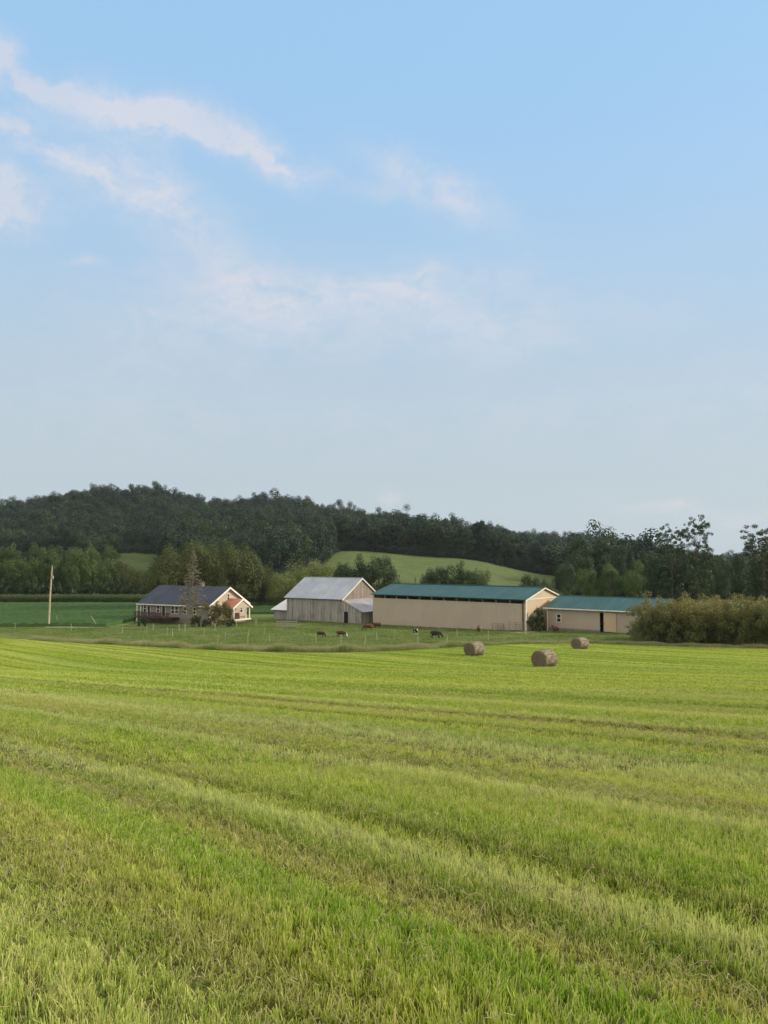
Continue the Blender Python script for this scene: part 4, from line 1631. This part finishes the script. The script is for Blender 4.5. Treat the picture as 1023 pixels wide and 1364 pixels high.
near_px = [(20, 839), (95, 841), (163, 845), (230, 850), (290, 857), (330, 858), (359, 855), (421, 857), (454.5, 858), (486, 859), (557, 857), (595.5, 857), (650, 853)]
fence('pasture_fence', [ground_at(x, y) for x, y in near_px], 'line of thin pale posts along the near side of the pasture', 1.2, .035)
far_px = [(502, 854), (609, 848), (641, 842), (700, 845)]
fence('cross_fence', [ground_at(x, y) for x, y in far_px], 'short line of white posts crossing the middle of the pasture', 1.2, .04)
yard_px = [(195.5, 843), (204, 840), (222.5, 846), (238.6, 841), (246.5, 841.5), (271.5, 849), (286, 840), (300, 851), (315, 835), (331, 848), (341, 834), (352, 845)]
yard_px.sort()
fence('yard_fence', [ground_at(x, y) for x, y in yard_px if y < 843], 'uneven white posts of the yard fence in front of the house', 1.2, .05)
fence('paddock_fence', [ground_at(x, y) for x, y in yard_px if y >= 843], 'scattered pale posts between the house yard and the pasture', 1.1, .03)


def gate(px0, px1, basey, h, label, tilt=0):
    a, b = ground_at(px0, basey), ground_at(px1, basey)
    d = b - a
    Lg = d.length
    root = empty('farm_gate', a, math.atan2(d.y, d.x), label, 'gate')
    mb = MB()
    for k in range(5):
        z = .25 + (h - .25) * k / 4
        mb.tube([(0, 0, z), (Lg, 0, z)], .03, 5)
    mb.build('rail', M['gate'], root)
    for x_ in (0, Lg * .5, Lg):
        mb = MB()
        mb.tube([(x_, 0, 0), (x_, 0, h + .05)], .045, 6)
        mb.build('upright', M['gate'], root)
    return root


gate(655.5, 671, 839.5, 1.05, 'low dark metal gate leaning along the tan shed wall, further from the corner')
gate(678, 696.5, 841, 1.35, 'taller metal gate by the corner of the long shed')

# plank pen left of the barn
a, b = ground_at(369, 836.5), ground_at(395, 836.5)
pen = empty('plank_fence', a, math.atan2(b.y - a.y, b.x - a.x), 'low grey plank fence in front of the left lean-to of the barn', 'fence')
Lg = (b - a).length
for z in (.25, .6, .95):
    mb = MB()
    mb.box(0, Lg, -.03, .03, z, z + .2)
    mb.build('rail', M['rail'], pen)
for k in range(3):
    mb = MB()
    mb.box(k * Lg / 2 - .07, k * Lg / 2 + .07, .035, .16, -.2, 1.25)
    mb.build('post', M['rail'], pen)
# pale post beside the shrub between the sheds
p = ground_at(712.5, 837)
mb = MB()
mb.tube([p - Vector((0, 0, .1)), p + Vector((0, 0, 1.1))], .13, 8)
tag(mb.build('wood_post', M['post_wood']), 'short thick grey post beside the shrub between the sheds', 'post')

# ------------------------------------------------------------------ hay bales
m_bale, T = mat('bale_straw')
co = T.add('ShaderNodeTexCoord').outputs['Object']
s = T.add('ShaderNodeSeparateXYZ', {0: co})
n1 = T.noise(T.add('ShaderNodeMapping', {'Vector': co, 'Scale': (1, 6, 6)}).outputs[0], 2.0, 5, .7)
n2 = T.noise(co, 1.5, 3)
rad = T.m('SQRT', T.m('ADD', T.m('MULTIPLY', s.outputs[1], s.outputs[1]), T.m('MULTIPLY', s.outputs[2], s.outputs[2])))
spi = T.m('SINE', T.m('ADD', T.m('MULTIPLY', rad, 55.0), T.m('MULTIPLY', n2, 8.0)))
end = T.rng(T.m('ABSOLUTE', s.outputs[0]), .70, .72)
c = T.mix(T.rng(n1, .3, .7), (.085, .075, .055), (.38, .33, .25))
c = T.mix(T.m('MULTIPLY', T.rng(n2, .4, .65), .4), c, (.19, .17, .10))
ce = T.mix(T.rng(spi, -1, 1), (.055, .044, .032), (.22, .175, .13))
c = T.mix(T.m('MULTIPLY', end, .8), c, ce)
finish(T, c, .9, 0, T.m('ADD', n1, T.m('MULTIPLY', spi, .3)), .05, .1)


def bale_mesh(seed):
    rs = np.random.default_rng(seed)
    nseg, prof = 56, [(-.75, 0), (-.76, .25), (-.755, .5), (-.75, .62), (-.72, .70), (-.6, .745), (-.3, .75), (0, .755), (.3, .75), (.6, .745), (.72, .70), (.75, .62), (.755, .5), (.76, .25), (.75, 0)]
    V, Fc = [], []
    for k, (x, r) in enumerate(prof):
        for j in range(nseg):
            t = 2 * math.pi * j / nseg
            rr = r * (1 + .012 * math.sin(5 * t + x * 3 + seed) + rs.normal(0, .007))
            z = rr * math.sin(t)
            if z < -.69:
                z = -.69
            V.append((x + rs.normal(0, .008), rr * math.cos(t) * 1.02, z * .98))
    for k in range(len(prof) - 1):
        for j in range(nseg):
            j2 = (j + 1) % nseg
            Fc.append((k * nseg + j, k * nseg + j2, (k + 1) * nseg + j2, (k + 1) * nseg + j))
    # stray stalks
    for i in range(1400):
        x = rs.uniform(-.78, .78)
        t = rs.uniform(0, 2 * math.pi)
        if rs.uniform() < .35:
            x = math.copysign(.76, x)
            r = .74 * math.sqrt(rs.uniform())
        else:
            r = .75
        p = Vector((x, r * math.cos(t), max(-.66, r * math.sin(t))))
        d = Vector((rs.normal(), rs.normal(), rs.normal())).normalized()
        o_ = Vector((0 if r > .74 else math.copysign(1, x), math.cos(t) * (r > .74), math.sin(t) * (r > .74))) * .6
        q = p + (d + o_).normalized() * rs.uniform(.04, .15)
        w = d.cross(o_ + Vector((.1, .2, .3))).normalized() * .006
        i0 = len(V)
        V += [tuple(p - w), tuple(p + w), tuple(q + w), tuple(q - w)]
        Fc.append((i0, i0 + 1, i0 + 2, i0 + 3))
    me = bpy.data.meshes.new('hay_bale')
    me.from_pydata([tuple(v) for v in V], [], Fc)
    me.materials.append(m_bale)
    for p in me.polygons:
        p.use_smooth = True
    return me


for i, (px, by_, rot, sc, lab) in enumerate((
        (727.5, 889, 40, 1.0, 'nearest round hay bale with its dark spiral end turned left'),
        (633, 874, 40, .98, 'round hay bale standing leftmost, by the tall grass in front of the tan shed'),
        (774.5, 865, 38, .93, 'farthest round hay bale in front of the small shed'))):
    p = ground_at(px, by_)
    o = bpy.data.objects.new('hay_bale', bale_mesh(i + 3))
    link(o)
    # local x is the drum's axis; its near end points toward the viewer's left
    o.location = (p.x, p.y + .55, tz(p.x, p.y + .55) + .63 * sc)
    o.rotation_euler = (0, 0, R(rot))
    o.scale = (sc * 1.04, sc * 1.03, sc * .96)
    tag(o, lab, 'hay bale', 'round hay bales on the mown field')

# ------------------------------------------------------------------ cattle
COW = {}


def coat(name, c, var=.25):
    m, T = mat(name)
    co = T.add('ShaderNodeTexCoord').outputs['Object']
    n = T.noise(co, 3, 3)
    col = T.mix(T.rng(n, .3, .7), tuple(x * (1 - var) for x in c), tuple(x * (1 + var) for x in c))
    finish(T, col, .65, 0, T.noise(co, 30, 2), .005, .3)
    return m


M['c_black'] = coat('black_coat', (.012, .012, .014))
M['c_red'] = coat('red_brown_coat', (.09, .03, .019))
M['c_dark'] = coat('dark_brown_coat', (.045, .024, .014))
M['c_brown'] = coat('brown_coat', (.095, .055, .034))
M['c_white'] = coat('white_coat', (.70, .66, .58), .08)


def cow_mesh(name, grazing, main, white=lambda p: False):
    P, E, Rd = [], [], []

    def v(x, y, z, rx, ry=None):
        P.append((x, y, z))
        k_s = 1.28 if rx > .15 else 1.2
        Rd.append((rx * k_s, (ry if ry is not None else rx) * k_s))
        return len(P) - 1

    def e(a, b):
        E.append((a, b))
    pel = v(-.72, 0, 1.12, .25, .26)
    rump = v(-.92, 0, 1.10, .17, .20)
    e(pel, rump)
    b1 = v(-.35, 0, 1.02, .30, .33)
    b2 = v(.05, 0, .99, .32, .36)
    b3 = v(.45, 0, 1.02, .28, .34)
    e(pel, b1)
    e(b1, b2)
    e(b2, b3)
    if grazing:
        n1 = v(.75, 0, 1.0, .18, .22)
        n2 = v(1.0, 0, .72, .13, .16)
        h1 = v(1.14, 0, .46, .13, .13)
        h2 = v(1.24, 0, .26, .085, .09)
        h3 = v(1.30, 0, .14, .07, .07)
    else:
        n1 = v(.74, 0, 1.14, .17, .21)
        n2 = v(.98, 0, 1.30, .13, .15)
        h1 = v(1.14, 0, 1.38, .125, .13)
        h2 = v(1.34, 0, 1.27, .085, .09)
        h3 = v(1.47, 0, 1.19, .07, .07)
    e(b3, n1)
    e(n1, n2)
    e(n2, h1)
    e(h1, h2)
    e(h2, h3)
    hp = Vector(P[h1])
    for s in (-1, 1):
        ea = v(hp.x - .05, s * .13, hp.z + .06, .045)
        eb = v(hp.x - .08, s * .26, hp.z + .05, .028)
        e(h1, ea)
        e(ea, eb)
        # fore leg
        st = random.uniform(-.08, .12)
        f1 = v(.48, s * .17, .80, .12, .14)
        f2 = v(.50 + st * .4, s * .18, .50, .065)
        f3 = v(.49 + st, s * .18, .18, .045)
        f4 = v(.53 + st, s * .18, .035, .055)
        e(b3, f1)
        e(f1, f2)
        e(f2, f3)
        e(f3, f4)
        # hind leg: knee forward, hock back
        st = random.uniform(-.12, .1)
        k1 = v(-.68, s * .18, .82, .15, .18)
        k2 = v(-.60 + st * .3, s * .19, .62, .09, .10)
        k3 = v(-.80 + st, s * .19, .42, .055)
        k4 = v(-.74 + st, s * .19, .16, .045)
        k5 = v(-.70 + st, s * .19, .035, .055)
        e(pel, k1)
        e(k1, k2)
        e(k2, k3)
        e(k3, k4)
        e(k4, k5)
    t1 = v(-1.06, 0, 1.08, .035)
    t2 = v(-1.10, 0, .75, .025)
    t3 = v(-1.09, 0, .45, .045)
    e(rump, t1)
    e(t1, t2)
    e(t2, t3)
    P = [(x * .86, y_, (z - .2 if z > .6 else z * .72)) for x, y_, z in P]
    if grazing:
        for q_ in (h1, h2, h3, n2):
            P[q_] = (P[q_][0], P[q_][1], (.60, .36, .18, .08)[(n2, h1, h2, h3).index(q_)])
    me = bpy.data.meshes.new('cow_skeleton')
    me.from_pydata(P, E, [])
    o = bpy.data.objects.new('cow_skeleton', me)
    scene.collection.objects.link(o)
    bpy.context.view_layer.update()
    md = o.modifiers.new('skin', 'SKIN')
    md.use_smooth_shade = True
    if not me.skin_vertices:
        bm = bmesh.new()
        bm.from_mesh(me)
        bm.verts.layers.skin.verify()
        bm.to_mesh(me)
        bm.free()
    for i, sv in enumerate(me.skin_vertices[0].data):
        sv.radius = Rd[i]
        sv.use_root = (i == 0)
    ms = o.modifiers.new('sub', 'SUBSURF')
    ms.levels = 2
    ms.render_levels = 2
    dg = bpy.context.evaluated_depsgraph_get()
    dg.update()
    out = bpy.data.meshes.new_from_object(o.evaluated_get(dg))
    scene.collection.objects.unlink(o)
    bpy.data.objects.remove(o)
    out.name = name
    out.materials.clear()
    out.materials.append(M[main])
    out.materials.append(M['c_white'])
    for p in out.polygons:
        p.use_smooth = True
        p.material_index = 1 if white(p.center) else 0
    return out


head_white = lambda p: p.x > .90
pied = lambda p: (p.x > .88 and abs(p.y) < .07) or (.15 < p.x < .52 and p.z < .8) or (p.z < .35)
cows = [
    # px, base row, heading (0 = facing right), scale, grazing, coat, white rule, label
    (427.5, 848.5, -8, .78, True, 'c_dark', None, 'dark brown calf grazing at the left end of the herd, behind a post'),
    (455, 848.5, 6, .86, True, 'c_dark', 'head', 'dark brown cow with a white face, second from the left'),
    (490, 839.5, 186, .95, True, 'c_red', None, 'red brown cow grazing in front of the barn lean-to'),
    (502, 836.5, 200, .9, False, 'c_red', None, 'red brown cow partly behind another at the corner of barn and shed'),
    (553.5, 846, 285, .85, False, 'c_black', 'pied', 'black and white cow standing face on in front of the tan shed'),
    (581, 850, -4, .98, True, 'c_black', None, 'all black cow grazing in the middle of the pasture'),
    (638, 843, 80, .98, False, 'c_brown', None, 'brown cow seen from behind beside a white post'),
    (740, 843, 110, .98, False, 'c_red', None, 'red brown cow seen from behind in front of the small shed window'),
]
for (px, by_, rot, sc, gz, ck, wr, lab) in cows:
    me = cow_mesh('cow', gz, ck, {'head': head_white, 'pied': pied, None: (lambda p: False)}[wr])
    p = ground_at(px, by_)
    o = bpy.data.objects.new('cow', me)
    link(o)
    o.location = (p.x, p.y, p.z - .01)
    o.rotation_euler = (0, 0, R(rot))
    sc *= .86
    o.scale = (sc, sc, sc)
    tag(o, lab, 'cow', 'cattle grazing in the pasture')

# ------------------------------------------------------------------ haze
m_haze = bpy.data.materials.new('haze')
m_haze.use_nodes = True
T = NT(m_haze.node_tree)
T.n.clear()
vol = T.add('ShaderNodeVolumePrincipled', {'Color': (.78, .86, 1.0, 1), 'Density': .00007, 'Anisotropy': .2})
T.add('ShaderNodeOutputMaterial', {'Volume': vol.outputs[0]})
mb = MB()
mb.box(-1600, 1600, -1600, 1600, -80, 100)
hz = mb.build('haze', m_haze)
tag(hz, 'thin blue evening haze over the valley', 'haze', kind='stuff')
print('zmin', GZ.min(), 'zmax', GZ.max())
